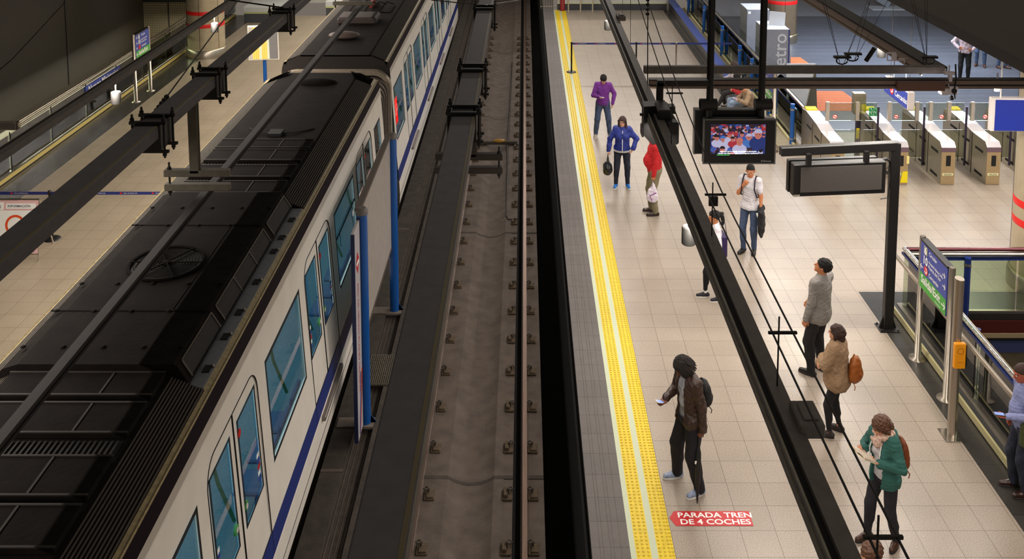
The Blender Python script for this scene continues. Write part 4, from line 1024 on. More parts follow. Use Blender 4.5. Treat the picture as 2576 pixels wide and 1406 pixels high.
def belt(p, q, label, txt):
    t = thing('barrier_belt', label, 'belt', ((p[0]+q[0])/2, p[1], .93))
    m = MB(); L = q[0]-p[0]; m.bb(-L/2, L/2, -.002, .002, -.03, .03); m.build('belt', BELT, t)
    m = MB(); k = -L/2+.15
    while k < L/2-.35 and txt:
        m.mi = 1; m.add([(k-.03, -.003, 0), (k, -.003, -.02), (k+.03, -.003, 0), (k, -.003, .02)], [(0, 1, 2, 3)]); m.mi = 0
        v, f = text('Metro de Madrid, S.A.', .03); m.add(v, f, frame((1, 0, 0), (0, 0, 1)), (k+.05, -.003, -.008)); k += .62
    if txt: m.build('lettering', [LETTER, RED], t)
belt((1.49, 30.4), (3.55, 30.4), 'navy belt from the post on the yellow strip to the light channel', True)
belt((3.55, 30.4), (4.82, 30.4), 'navy belt between the two middle posts of the far barrier', True)
belt((4.82, 30.4), (6.6, 30.4), 'navy belt from the steel post to the bench balustrade', False)
belt((-12.0, 18.3), (-9.25, 18.3), 'navy belt passing behind the top of the information board', True)
belt((-9.25, 18.3), (-6.72, 18.3), 'navy belt between the information board and the train', True)

# information A-board
t = thing('information_board', 'pink and white information board on a steel stand on the left platform', 'sign board', (-9.48, 17.5, 0))
PINK = mat('poster_pink', 'e0b4b4', .5)
lean = .10
def lp(x, z, o=0): return (x, .12-z*lean*0-o, z)
m = MB(); m.cyl((-.42, -.12, 0), (-.42, .04, 1.12), .014, n=8); m.cyl((.42, -.12, 0), (.42, .04, 1.12), .014, n=8); m.cyl((.34, .62, 0), (.42, .06, 1.1), .014, n=8); m.cyl((-.34, .62, 0), (-.42, .06, 1.1), .014, n=8)
for z in (.12, 1.12): m.cyl((-.42, -.12+.143*z, z), (.42, -.12+.143*z, z), .014, n=8)
m.build('stand', CHROME, t)
R = rotm('X', -math.atan(.143)); 
def pb(m, x0, x1, z0, z1, o, mi=0): m.mi = mi; m.add([(x0, -o, z0), (x1, -o, z0), (x1, -o, z1), (x0, -o, z1)], [(0, 1, 2, 3)], R, (0, -.12, 0))
m = MB(); m.box(tuple(R @ Vector((0, 0, .62)) + Vector((0, -.12, 0))), (.80, .02, .98), R); m.build('panel', PINK, t)
m = MB(); pb(m, -.34, .34, .22, .93, .013, 0); pb(m, -.2, .36, .96, 1.06, .013, 0); pb(m, -.36, -.24, .94, 1.08, .013, 0)
c = (-.02, .66)
ri = [(c[0]+rr*math.cos(q), -.015, c[1]+rr*math.sin(q)) for rr in (.19, .145) for q in [2*PI*k/28 for k in range(28)]]
m.mi = 1; m.add(ri, [(k, (k+1) % 28, (k+1) % 28+28, k+28) for k in range(28)], R, (0, -.12, 0))
m.mi = 2; v, f = text('INFORMACIÓN', .062, bold=.001); m.add([(x, y, z) for x, y, z in v], f, R @ frame((1, 0, 0), (0, 0, 1)), tuple(R @ Vector((-.17, -.016, .99))+Vector((0, -.12, 0))))
v, f = text('i', .1); m.add(v, f, R @ frame((1, 0, 0), (0, 0, 1)), tuple(R @ Vector((-.31, -.016, .97))+Vector((0, -.12, 0))))
v, f = text('NO PASAR', .09); m.add(v, f, R @ frame((1, 0, 0), (0, 0, 1)), tuple(R @ Vector((-.25, -.016, .33))+Vector((0, -.12, 0))))
v, f = text('metro', .05); m.add(v, f, R @ frame((1, 0, 0), (0, 0, 1)), tuple(R @ Vector((.22, -.016, .16))+Vector((0, -.12, 0))))
m.build('poster_print', [LETTER, mat('poster_orange', 'e0501c', .5), mat('poster_text', '4a4a60', .6)], t)

# ------------------------------------------------------------------ DRIVER'S MIRROR
mx, my = -6.28, 23.0
t = thing('platform_mirror', 'square mirror on a blue pole at the left platform edge behind the train', 'mirror', (mx, my, 0))
m = MB(); m.cyl((0, .05, 0), (0, .05, 3.1), .045, n=14); m.build('pole', BLUE, t)
tgt = Vector((-6.30, 15.5, 0)); pm = Vector((mx, my, 2.75)); din = (pm-Vector((0, 0, CAM_H))).normalized(); dout = (tgt-pm).normalized(); nn = (dout-din).normalized()
xr = Vector((0, 0, 1)).cross(nn).normalized(); up = nn.cross(xr); R = Matrix((xr, nn, up)).transposed()
m = MB(); m.box(tuple(Vector((0, 0, 2.78))+nn*.03), (.72, .04, .86), R, .008); m.build('frame', WHITE, t)
m = MB(); m.box(tuple(Vector((0, 0, 2.78))+nn*.054), (.67, .004, .80), R); m.build('mirror_glass', mat('mirror_silver', 'f0f0f0', .02, 1.), t)
# ------------------------------------------------------------------ END OF PLATFORM
t = thing('red_pillar', 'red pillar standing at the end wall beside the platform edge', 'pillar', (1.57, 39.9, 0)); m = MB(); m.lathe([(.10, 0), (.12, .03), (.10, .06), (.10, 3)], n=16); m.build('shaft', mat('pillar_red', '8f1a1a', .4), t)
t = thing('end_gate', 'grey metal gate frame at the far end of the platform edge', 'gate', (.95, 40.2, 0)); m = MB()
for k in range(6): m.cyl((-.28+.1*k, 0, 0), (-.28+.1*k, 0, 2.2), .018, n=8)
for z in (.1, 1.1, 2.1): m.cyl((-.3, 0, z), (.4, 0, z), .02, n=8)
m.build('bars', STEEL_D, t)
for x, lab in ((2.05, 'left cream rail loop in front of the far end wall'), (3.05, 'right cream rail loop in front of the far end wall')):
    t = thing('rail_loop', lab, 'railing', (x, 39.6, 0)); m = MB(); m.tube([(-.25, 0, 0), (-.25, 0, 1.3), (-.2, 0, 1.4), (.2, 0, 1.4), (.25, 0, 1.3), (.25, 0, 0)], .03, 8); m.build('rail', mat('cream_metal', 'b8ab8c', .4), t)
PL = mat('plinth_front', '43454a', .6); PT = mat('plinth_top', 'c4c8c6', .5); CRE = mat('cream_trim_2', 'bfc487', .5)
for (x0, x1, y0, y1, h, lab) in ((-11.0, -9.55, 37.6, 40, .42, 'white topped plinth at the far end of the left stairwell'), (-8.05, -7.05, 38.9, 40, .38, 'white topped plinth at the far end, left of the train roof'), (-7.02, -6.3, 38.9, 40, .38, 'narrow white topped plinth next to the train at the far end')):
    t = thing('plinth', lab, 'plinth', ((x0+x1)/2, (y0+y1)/2, 0)); off = ((x0+x1)/2, (y0+y1)/2, 0)
    m = MB(); m.bb(x0, x1, y0, y1, 0, h-.06); m.build('front', PL, t, off); m = MB(); m.bb(x0-.02, x1+.02, y0-.02, y1, h, h+.2, .01); m.build('top', PT, t, off); m = MB(); m.bb(x0-.01, x1+.01, y0-.01, y1, h-.06, h); m.build('trim', CRE, t, off)

# ------------------------------------------------------------------ TELEVISIONS
tv = thing('television', 'hanging television showing a crowd with white subtitles, on two thick black rods', 'television', (3.03, 13.4, 3.4))
m = MB(); m.box((0, 0, .31), (1.02, .10, .66), None, .015); m.build('casing', mat('tv_casing', '171718', .35), tv)
m = MB()
for (a, b, c, d) in ((-.50, .50, -.018, .0), (-.50, .50, .62, .638), (-.515, -.495, -.018, .638), (.495, .515, -.018, .638)): m.bb(a, b, -.062, -.05, c, d)
m.build('bezel', mat('tv_bezel_grey', '6a6866', .35, .3), tv)
# the picture: a crowd made of heads, caps and shoulders in relief-free patches
SCR = [('screen_blue', '3a4f9a'), ('screen_skin', 'b06a60'), ('screen_hair', '1c1420'), ('screen_red', '9a2a38'), ('screen_white', 'a8a8c8'), ('screen_navy', '202f6a'), ('screen_lightblue', '3f68ac'), ('screen_green', '50d060'), ('screen_dark', '30202c')]
sm = []
for n_, c_ in SCR: sm.append(mat(n_, c_, .5, emit=c_, es=.6))
rnd = random.Random(3)
m = MB(); SW, SH = .385, .215; sx0, sz0 = -.02, .345
def ell2(cx, cz, rx, rz, mi, lay, a0=0, a1=2*PI, n=14):
    pts = []
    for k in range(n):
        q = a0+(a1-a0)*k/(n-1 if a1-a0 < 6 else n); x = max(-SW, min(SW, cx+rx*math.cos(q))); z = max(-SH, min(SH, cz+rz*math.sin(q))); pts.append((sx0+x, -.0522-.00005*lay, sz0+z))
    m.mi = mi; m.add(pts, [list(range(n))])
m.mi = 5; m.quad((sx0-SW, -.052, sz0-SH), (sx0+SW, -.052, sz0-SH), (sx0+SW, -.052, sz0+SH), (sx0-SW, -.052, sz0+SH))
lay = 1
for k in range(140): ell2(rnd.uniform(-SW, SW), rnd.uniform(-SH, SH), rnd.uniform(.03, .06), rnd.uniform(.02, .05), rnd.choice([8, 5, 0, 3, 2, 4]), lay); lay += 1
def fan(cx, cz, s, cloth, hair, cap=None):
    global lay
    ell2(cx, cz-1.5*s, 1.5*s, 1.1*s, cloth, lay); ell2(cx, cz, .62*s, .8*s, 1, lay+1); ell2(cx, cz+.25*s, .72*s, .75*s, cap if cap is not None else hair, lay+2, 0, PI)
    ell2(cx-.22*s, cz-.02*s, .12*s, .06*s, 2, lay+3, n=8); ell2(cx+.22*s, cz-.02*s, .12*s, .06*s, 2, lay+3, n=8); ell2(cx, cz-.4*s, .10*s, .03*s, 8, lay+3, n=8); lay += 4
for r in range(3):
    for k in range(12): fan(-.36+.066*k+rnd.uniform(-.02, .02), .17-.07*r+rnd.uniform(-.02, .02), .028, rnd.choice([0, 5, 3, 8, 4]), 2, rnd.choice([None, None, 6, 3]))
fan(-.30, .02, .052, 4, 2); fan(-.21, .0, .055, 4, 2, 6); fan(-.12, .06, .052, 4, 2, 3); fan(-.08, .0, .045, 3, 2); fan(.05, .07, .048, 0, 2); fan(.15, .03, .058, 6, 2, 4); fan(.28, .07, .085, 5, 2, 4)
fan(-.22, -.15, .055, 5, 2); fan(-.05, -.155, .05, 3, 2); fan(.02, -.04, .07, 4, 1)
m.build('screen', sm, tv)
m = MB(); v, f = text('explicado que la escuela no produce la formación', .026, 0, 'CENTER', .0004); m.add(v, f, frame((1, 0, 0), (0, 0, 1)), (sx0, -.078, sz0-SH+.035)); v, f = text('escolar con clases en inglés y un programa académico', .026, 0, 'CENTER', .0004); m.add(v, f, frame((1, 0, 0), (0, 0, 1)), (sx0, -.078, sz0-SH+.008)); m.build('subtitles', mat('subtitle_white', 'ffffff', .5, emit='ffffff', es=1.1), tv)
m = MB(); m.bb(sx0-.30, sx0-.12, -.08, -.079, sz0-SH-.012, sz0-SH-.003); m.build('green_bar', sm[7], tv)
m = MB(); v, f = text('JCDecaux', .036); m.add(v, f, frame((1, 0, 0), (0, 0, 1)), (.31, -.064, .018)); m.build('lettering', mat('grey_lettering', 'b8b8b8', .4), tv)
for x, k in ((-.40, 0), (.335, 1)):
    m = MB(); m.cyl((x, .1, .55), (x, .1, 5.4), .050, n=14); m.build('rod', BLACK, tv)
m = MB()
for x in (-.42, .36): m.cyl((x-.12, .1, .80), (x+.12, .1, .80), .085, n=16)
for x in (-.53, .47): m.cyl((x-.01, .1, .80), (x+.01, .1, .80), .07, n=12)
m.build('clamp_sleeve', BLACK, tv)
bt = thing('television', 'back of a second television mounted behind the one showing a crowd', 'television', (2.93, 13.62, 3.46))
m = MB(); m.box((0, 0, .31), (1.0, .10, .66), None, .015); m.build('casing', mat('tv_casing', '171718', .35), bt)
m = MB(); m.bb(-.505, -.49, -.055, .055, -.02, .64); m.bb(-.5, .5, -.055, .055, .63, .645); m.build('bezel', mat('tv_bezel_grey', '6a6866', .35, .3), bt)
# arm from the left television rod down to the channel, with its boxes
p = onY(1660, 208, 13.3); q = onY(1782, 206, 13.3); r_ = onY(1660, 272, 13.3)
t = thing('suspension_post', 'black right-angled arm between the television rod and the light channel', 'post', (p[0], 13.3, r_[1]))
m = MB(); m.bb(p[0]-.04, q[0], 13.26, 13.34, p[1]-.04, p[1]+.04); m.bb(p[0]-.045, p[0]+.045, 13.26, 13.34, r_[1]-.1, p[1]); m.build('arm', BLACK, t, (p[0], 13.3, r_[1]))
p = onY(1648, 312, 12.9)
t = thing('monitor_housing', 'dark monitor housing hung from the light channel in front of the man in red', 'monitor', (p[0], 12.9, p[1]))
m = MB(); m.ext([(-.17, .28), (.14, .30), (.20, -.20), (-.05, -.25), (-.17, -.12)], -.12, .12); m.build('housing', BLACK, t)
m = MB(); m.bb(-.21, -.17, -.02, .02, .12, .15); m.bb(-.19, -.165, -.1, .1, -.15, -.02); m.build('side_bolt', BLACK, t)
p = onY(1683, 320, 12.6)
t = thing('device_box', 'black device box mounted on the right side of the light channel near the arm', 'device', (p[0], 12.6, p[1])); m = MB(); m.box((0, 0, .0), (.16, .55, .30), rotm('Z', .05), .02); m.bb(-.16, .02, -.1, .3, .1, .26, .02); m.bb(-.05, .12, .25, .4, .1, .2); m.build('housing', BLACK, t)

# gantry with the blank display
t = thing('display_gantry', 'black post with a side arm carrying the blank display board', 'gantry', (5.88, 15.0, 0))
m = MB(); m.box((0, 0, 1.56), (.15, .12, 3.12), None, .008); m.build('post', BLACK, t)
m = MB(); m.bb(-.16, .16, -.14, .14, 0, .015); m.ext([(-.14, .015), (-.075, .015), (-.075, .22)], -.01, .01); m.ext([(.14, .015), (.075, .015), (.075, .22)], -.01, .01)
for x in (-.13, .13):
    for y in (-.11, .11): m.cyl((x, y, 0), (x, y, .04), .015, n=6)
m.build('base_plate', BLACK, t)
R = rotm('Z', .13)
m = MB(); m.box((-.92, -.12, 3.06), (1.95, .12, .14), R, .008); m.build('arm', BLACK, t)
m = MB()
for x in (-1.46, -.52): m.box((x, -.12+.13*x*.0-(.19 if x < -1 else .07), 2.95), (.07, .07, .18), R)
m.build('hanger', BLACK, t)
m = MB(); m.tube([(-.33, -.04, 2.70), (-.28, -.04, 2.82), (-.15, -.04, 2.86), (-.04, -.02, 2.8)], .025, 8)
for k, (a, b) in enumerate(((.36, 2.75), (.30, 2.66))): m.tube([(-.4, -.06, 2.72-.05*k), (-.25, -.08, b-.1), (-.12, -.06, b-.02), (-.08, -.02, 2.82)], .008, 5)
m.tube([(-.22, -.05, 2.2), (-.1, -.05, 2.22), (-.07, -.03, 2.5), (-.08, -.02, 2.8)], .007, 5)
m.build('loop_cable', BLACK, t)
t = thing('display_board', 'blank grey platform display board hung below the black gantry arm', 'display', (4.93, 14.82, 2.34))
R = rotm('Z', .10)
m = MB(); m.box((0, 0, .27), (1.50, .16, .52), R, .012); m.box((-.05, .16, .27), (1.46, .10, .52), R, .01); m.build('casing', BLACK, t)
m = MB(); m.box(tuple(R @ Vector((.02, -.084, .28))), (1.32, .006, .40), R); m.build('screen', mat('display_grey', '575350', .35, 0, 30, .04), t)
m = MB(); m.box(tuple(R @ Vector((-.70, -.083, .03))), (.11, .006, .025), R); m.build('maker_plate', CHL, t)

# ------------------------------------------------------------------ TURNSTILES
GSTEEL = mat('gate_steel', 'aaa08c', .3, .75, 12, .10, stretch=(1, 1, 6)); GTOP = mat('gate_top_white', 'c9c4c6', .25, .3); GPUR = mat('gate_purple_band', '6b5560', .4); GBEI = mat('gate_front_beige', 'b09a74', .35, .4, 8, .06)
GGL = glassmat('gate_glass', 'dfe4dc', .05)
def gate(x, label, L=2.3, front=True, yel=False):
    t = thing('turnstile', label, 'turnstile', (x, 21.05, 0), group=None)
    w2 = .155
    prof = [(0, 0), (0, .86), (.10, .96), (.75, .97), (1.15, 1.03), (1.6, 1.06), (L-.35, 1.08), (L, 1.02), (L, 0)]
    m = MB(); m.ext(prof, -w2, w2, 'yz')
    m.build('cabinet', GSTEEL, t)
    m = MB(); pr = prof[1:-1]; vs = [(-w2-.004, p[0], p[1]+.008) for p in pr]+[(w2+.004, p[0], p[1]+.008) for p in pr]; n = len(pr)
    m.add(vs, [(i, i+1, n+i+1, n+i) for i in range(n-1)]); m.build('top', GTOP, t)
    m = MB(); m.bb(-w2-.004, w2+.004, -.006, .012, .76, .86); m.build('purple_band', GPUR, t)
    if front:
        m = MB(); m.bb(-w2+.004, w2-.004, -.008, 0, .02, .755); m.build('front_panel', GBEI, t)
        m = MB(); m.bb(-.05, .05, -.016, -.006, .44, .68); m.build('ticket_slot', BLACKM, t)
        m = MB(); m.bb(-.12, .12, -.011, -.006, .22, .275); m.mi = 1; v, f = text('SALIDA', .052, 0, 'CENTER', .001); m.add(v, f, frame((1, 0, 0), (0, 0, 1)), (0, -.013, .23)); m.build('exit_label', [mat('label_cream', 'e2dcae', .5), mat('label_text', '2f6a40', .5)], t)
    m = MB()
    for s in (-1, 1):
        for (a, z) in ((.18, .72), (.85, .74), (1.5, .80)):
            for zz in (z, z-.55): m.add([(s*(w2+.003), a, zz), (s*(w2+.003), a+.38, zz+.0), (s*(w2+.003), a+.38, zz-.06), (s*(w2+.003), a, zz-.06)], [(0, 1, 2, 3)])
        for a in (.72, 1.4): m.bb(s*(w2+.002), s*(w2+.006), a, a+.015, .02, .96)
    m.build('side_slot', BLACKM, t)
    m = MB(); m.box((0, L-.22, 1.105), (.26, .18, .03), rotm('X', .15)); m.build('yellow_panel', YEL, t)
    m = MB(); m.add([(.20+.055*math.cos(q), .9, 1.28+.055*math.sin(q)) for q in [2*PI*k/16 for k in range(16)]], [list(range(16))]); m.mi = 1
    m.add([(.20+rr*math.cos(q), .898, 1.28+rr*math.sin(q)) for rr in (.055, .043) for q in [2*PI*k/16 for k in range(16)]], [(k, (k+1) % 16, (k+1) % 16+16, k+16) for k in range(16)]); m.box((.2, .897, 1.28), (.07, .002, .02), rotm('Y', .5)); m.build('warning_disc', [LETTER, RED], t)
    return t
gl = [(6.98, 'brushed steel turnstile nearest the blue post of the stair balustrade'), (8.40, 'steel turnstile with a yellow paper on its front, right of the wide gap'), (9.45, 'steel SALIDA turnstile between two others, in the middle of the row'), (10.46, 'steel SALIDA turnstile second from the right edge column'), (11.5, 'steel turnstile half hidden behind the right edge column')]
for x, lab in gl: gate(x, lab)
t = thing('yellow_paper', 'yellow paper stuck low on the front of the turnstile right of the wide gap', 'paper', (8.49, 21.035, .12)); m = MB(); m.ext([(-.10, -.06), (.06, -.06), (.06, .2), (-.05, .2)], -.006, -.003); m.build('sheet', YEL, t)
t = thing('cream_paper', 'cream paper stuck on the upper front edge of the turnstile right of the wide gap', 'paper', (8.54, 21.03, .5)); m = MB(); m.bb(-.03, .03, -.006, -.003, 0, .18); m.build('sheet', mat('paper_cream', 'e6d98a', .6), t)
FL = mat('flap_post_purple', '3c3648', .35, .4); SP_ = mat('screen_post_steel', 'c4bcb0', .3, .6)
gi = 0
names = ['leftmost, beside the stair balustrade', 'spanning the wide gap', 'with a green pictogram sign', 'over the middle turnstile', 'over the second turnstile from the column', 'next to the blue back of the hanging sign']
for (x0, x1, posts) in ((7.05, 8.25, (7.10, 7.80)), (8.62, 9.32, (8.55, 9.2)), (9.40, 10.30, (9.52, 9.95)), (10.42, 11.35, (10.50, 10.92))):
    t = thing('glass_screen', 'tall glass screen with steel posts above the turnstiles, '+['beside the stair balustrade', 'beside the green pictogram sign', 'over the middle turnstile', 'nearest the right edge column'][gi], 'glass screen', ((x0+x1)/2, 22.25, .95)); off = ((x0+x1)/2, 22.25, .95)
    m = MB(); m.bb(x0, x1, 22.245, 22.257, 1.09, 1.52); m.build('glass_panel', GGL, t, off)
    m = MB(); m.bb(x0+.1, x1-.05, 22.0, 22.012, .28, .95); m.build('flap', GGL, t, off)
    for px in posts: m = MB(); m.bb(px-.04, px+.04, 22.22, 22.28, 1.09, 1.54); m.build('post', SP_, t, off)
    for px in (x1-.05,): m = MB(); m.cyl((px, 22.0, .1), (px, 22.0, 1.5), .025, n=10); m.build('flap_post', FL, t, off)
    gi += 1
t = thing('pictogram_sign', 'green square sign with four white pictograms on the turnstile glass', 'sign', (8.13, 22.1, 1.25)); m = MB(); m.bb(-.11, .11, -.01, 0, 0, .2); m.mi = 1; m.bb(-.003, .003, -.013, -.01, 0, .2); m.bb(-.11, .11, -.013, -.01, .097, .103)
for (a, b) in ((-.055, .15), (.055, .15), (-.055, .05), (.055, .05)): m.tube([(a-.02, -.013, b+.03), (a, -.013, b), (a+.02, -.013, b-.02)], .005, 4); m.sph((a-.015, -.013, b+.035), .008, 6, 4)
m.build('sign', [mat('pictogram_green', '1c8a48', .4), LETTER], t)
t = thing('ticket_validator', 'tall steel validator post with yellow papers beside the wide gate', 'validator', (7.95, 22.6, 0))
m = MB(); m.bb(-.05, .05, -.05, .05, 0, 1.2); m.build('post', FL, t); m = MB(); m.bb(-.14, .14, -.1, .1, 1.15, 1.66, .01); m.build('head', GSTEEL, t)
m = MB(); m.bb(-.12, .0, -.115, -.105, 1.2, 1.42); m.bb(.03, .14, -.115, -.105, 1.18, 1.40); m.bb(-.055, .02, -.06, -.052, .55, .8); m.build('paper', YEL, t)

# ------------------------------------------------------------------ HANGING SIGNS, CAMERAS
t = thing('hanging_sign', 'blue hanging sign reading Cercanías with a red symbol above the turnstiles', 'sign', (7.56, 19.2, 2.50))
m = MB(); m.bb(-.07, .07, -.62, .62, 0, .36, .01); m.build('box', mat('sign_box_white', 'c8c0bc', .4), t)
m = MB(); m.bb(-.076, -.07, -.60, .60, .02, .34); p_ = m.build('blue_face', SIGNB, t)
M = frame((0, -1, 0), (0, 0, 1)); m = MB(); o = (-.078, .55, .05)
arrow(m, .12, .13, .16, M, o, -1); letters(m, 'Cercanías', .16, M, (o[0], o[1]-.52, o[2]+.06), .002); m.mi = 1; c = Vector((.36, .13, 0)); m.add([c+Vector((.10*math.cos(q), .10*math.sin(q), 0)) for q in [PI/8*k for k in range(16)]], [list(range(16))], M, o)
m.mi = 0; m.add([c+Vector((rr*math.cos(q), rr*math.sin(q), .001)) for rr in (.065, .035) for q in [-PI*.9+PI*1.5*k/12 for k in range(13)]], [(k, k+1, 14+k, 13+k) for k in range(12)], M, o); m.build('lettering', [LETTER, RED], p_)
m = MB()
for y in (-.5, .5): m.cyl((0, y, .36), (0, y, 1.9), .005, n=5)
m.build('hanger_wire', STEEL_D, t)
t = thing('hanging_sign', 'large plain blue sign panel hanging at the right edge over the turnstiles', 'sign', (8.56, 16.2, 2.90))
m = MB(); m.box((0, 0, .29), (1.22, .12, .58), rotm('Z', -.03), .008); m.build('box', mat('sign_box_white', 'c8c0bc', .4), t)
m = MB(); m.box((.02, -.064, .285), (1.14, .008, .54), rotm('Z', -.03)); m.build('blue_face', mat('sign_royal_blue', '1c2c86', .4), t)
m = MB(); m.cyl((-.45, 0, .58), (-.45, 0, 1.55), .012, n=8); m.cyl((.45, 0, .58), (.45, 0, 1.55), .012, n=8); m.build('hanger_rod', WHITE, t)
CAMW = mat('camera_white', 'e0d8de', .4)
p = onY(2385, 232, 14.5)
t = thing('security_camera', 'white security camera cluster with dark cable hanging below the crossing channel', 'camera', (p[0], 14.5, p[1]))
m = MB(); m.cyl((.0, 0, .05), (.0, 0, .42), .012, n=8); m.box((.0, 0, .30), (.16, .08, .04)); m.box((.02, 0, .24), (.05, .05, .14)); m.build('bracket', CAMW, t)
m = MB(); m.box((-.07, 0, .02), (.12, .12, .10), None, .01); m.box((.06, 0, .04), (.13, .12, .13), None, .01); m.build('camera_body', CAMW, t)
m = MB(); m.tube([(.07, -.05, .45), (.09, -.05, .2), (.06, -.07, .05), (.08, -.07, -.08), (.02, -.07, -.03)], .012, 6); m.sph((.03, -.07, -.07), .035, 8, 6); m.cyl((.06, -.065, .04), (.06, -.08, .04), .04, n=12); m.build('lens_and_cable', BLACK, t)
p = onY(2505, 215, 14.55)
t = thing('security_camera', 'small white security camera above the large plain blue sign', 'camera', (p[0], 14.55, p[1]))
m = MB(); m.box((0, 0, .04), (.14, .07, .07), rotm('Y', .5), .01); m.box((.02, 0, -.04), (.06, .05, .10)); m.cyl((.02, 0, 0), (.02, 0, .2), .012, n=8); m.build('camera_body', CAMW, t)
for (x, y, lab) in ((2248, 130, 'white bracket camera hanging between the slanting and crossing channels, left one'), (2278, 145, 'white bracket camera hanging between the slanting and crossing channels, right one')):
    p = onY(x, y, 15.8); t = thing('bracket_camera', lab, 'camera', (p[0], 15.8, p[1]))
    m = MB(); m.cyl((-.10, 0, -.02), (-.10, 0, 4.24-p[1]), .01, n=6); m.cyl((-.10, 0, 4.235-p[1]), (.12, 0, 4.235-p[1]), .01, n=6); m.bb(-.11, .04, -.01, .01, -.03, -.01); m.bb(-.02, .05, -.03, .03, -.14, -.03, .008); m.cyl((.02, 0, -.14), (.02, 0, -.45), .007, n=6); m.build('bracket', CAMW, t)

# ------------------------------------------------------------------ TICKET MACHINES, BOARD, MATS
KG = mat('machine_grey', '878b94', .45, 0, 6, .05); KS = mat('machine_side_grey', '77787a', .5, 0, 120, .25); KT = mat('machine_top', 'd3d6dc', .4)
def machine(x, y, w, d, h, label, writing=False):
    t = thing('ticket_machine', label, 'ticket machine', (x, y, 0))
    m = MB(); m.ext([(-w/2, 0), (w/2+.12, 0), (w/2, h), (-w/2, h)], 0, d) if writing else m.bb(-w/2, w/2, 0, d, 0, h); m.build('cabinet', KG, t)
    m = MB(); m.bb(-w/2-.003, w/2+.003, -.003, d+.003, h, h+.012); m.build('top', KT, t)
    m = MB(); m.bb(-w/2-.004, -w/2, .02, d-.02, .02, h-.01); m.build('side_panel', KS, t)
    if writing:
        m = MB(); v, f = text('Metro', .60, 0, 'LEFT', .006); m.add(v, f, frame((0, 0, 1), (-1, 0, 0)), (.30, -.006, -.12)); m.build('lettering', mat('grey_writing', 'c3c5ca', .5), t)
        m = MB(); m.bb(w/2-.01, w/2+.03, -.008, d, .02, h); m.build('blue_edge', mat('machine_blue_edge', '2a3472', .5), t)
    else:
        m = MB(); m.bb(-w/2+.03, -w/2+.12, -.008, 0, h-.14, h-.06); m.bb(w/2-.14, w/2-.04, -.008, 0, .5, .6); m.build('label', LETTER, t)
    return t
machine(7.85, 29.8, .75, 1.2, 1.52, 'grey ticket machine with vertical Metro lettering behind the long balustrade', True)
machine(7.98, 32.8, .75, 1.04, 1.52, 'plain grey ticket machine standing behind the one with Metro lettering')
p = (8.1, 31.7)
t = thing('paper_sheet', 'pale board leaning on top of the lettered ticket machine', 'board', (8.0, 30.4, 1.54)); m = MB(); m.box((0, 0, .2), (.5, .015, .44), rotm('Z', -.5) @ rotm('X', -.15)); m.build('sheet', KT, t)
t = thing('leaning_board', 'large pale board with a brown back standing behind the balustrade end', 'board', (7.75, 26.4, 0))
m = MB(); m.ext([(-.5, 0), (.02, 0), (.30, 1.35), (-.5, 1.35)], -.02, .02); m.build('front', mat('pale_board', 'aeb2b8', .4, 0, 5, .05), t)
m = MB(); m.ext([(.04, 0), (.40, 0), (.32, 1.35)], .05, .09); m.build('back_leg', mat('olive_board', '4f4c42', .5), t)
m = MB(); m.tube([(.03, -.03, 0), (.31, -.03, 1.35)], .012, 6); m.build('edge', CHL, t)
OM = mat('orange_mat', 'c26a40', .8, 0, 30, .2)
for (a, b, c, d, lab) in ((8.4, 9.3, 30.4, 32.2, 'orange floor mat beside the lettered ticket machine'), (8.15, 9.45, 26.4, 28.3, 'orange ribbed floor mat behind the turnstiles')):
    m = MB(); m.ext([(a, c), (b+.15, c), (b, d), (a, d)], 0, .01, 'xy'); y = c+.1
    while y < d: m.bb(a, b, y, y+.03, .01, .016); y += .14
    one('floor_mat', m, OM, lab, 'mat', loc=((a+b)/2, (c+d)/2, 0))
# glass box stand on the pale floor far away
t = thing('display_stand', 'small angular stand on the pale hall floor at the top of the photo', 'stand', (15.2, 40.5, 0)); m = MB(); m.ext([(-.4, .3), (.1, 0), (.5, .9), (0, 1.1)], -.1, .2); m.build('stand', KG, t); m = MB(); m.bb(-.7, .7, -.5, .3, 0, .02); m.build('base', KT, t)
# ------------------------------------------------------------------ PEOPLE: implicit-surface bodies meshed with surface nets
V = lambda *a: np.array(a, dtype=float)
def rc(a, b, ra, rb=None): return ('c', np.array(a, float), np.array(b, float), ra, ra if rb is None else rb)
def el(c, r, R=None): return ('e', np.array(c, float), np.array(r, float), None if R is None else np.array(R, float))
def prim_box(p):
    if p[0] == 'c':
        r = max(p[3], p[4]); return np.minimum(p[1], p[2])-r, np.maximum(p[1], p[2])+r
    r = p[2] if p[3] is None else np.full(3, max(p[2])); return p[1]-r, p[1]+r
def prim_d(p, X, Y, Z):
    if p[0] == 'c':
        ba = p[2]-p[1]; L = max(1e-9, ba@ba); x = X-p[1][0]; y = Y-p[1][1]; z = Z-p[1][2]
        t = np.clip((x*ba[0]+y*ba[1]+z*ba[2])/L, 0, 1); return np.sqrt((x-t*ba[0])**2+(y-t*ba[1])**2+(z-t*ba[2])**2)-(p[3]+(p[4]-p[3])*t)
    x = X-p[1][0]; y = Y-p[1][1]; z = Z-p[1][2]
    if p[3] is not None:
        R = p[3]; x, y, z = R[0, 0]*x+R[1, 0]*y+R[2, 0]*z, R[0, 1]*x+R[1, 1]*y+R[2, 1]*z, R[0, 2]*x+R[1, 2]*y+R[2, 2]*z
    r = p[2]; k0 = np.sqrt((x/r[0])**2+(y/r[1])**2+(z/r[2])**2); k1 = np.sqrt((x/r[0]**2)**2+(y/r[1]**2)**2+(z/r[2]**2)**2)+1e-9
    return k0*(k0-1)/k1
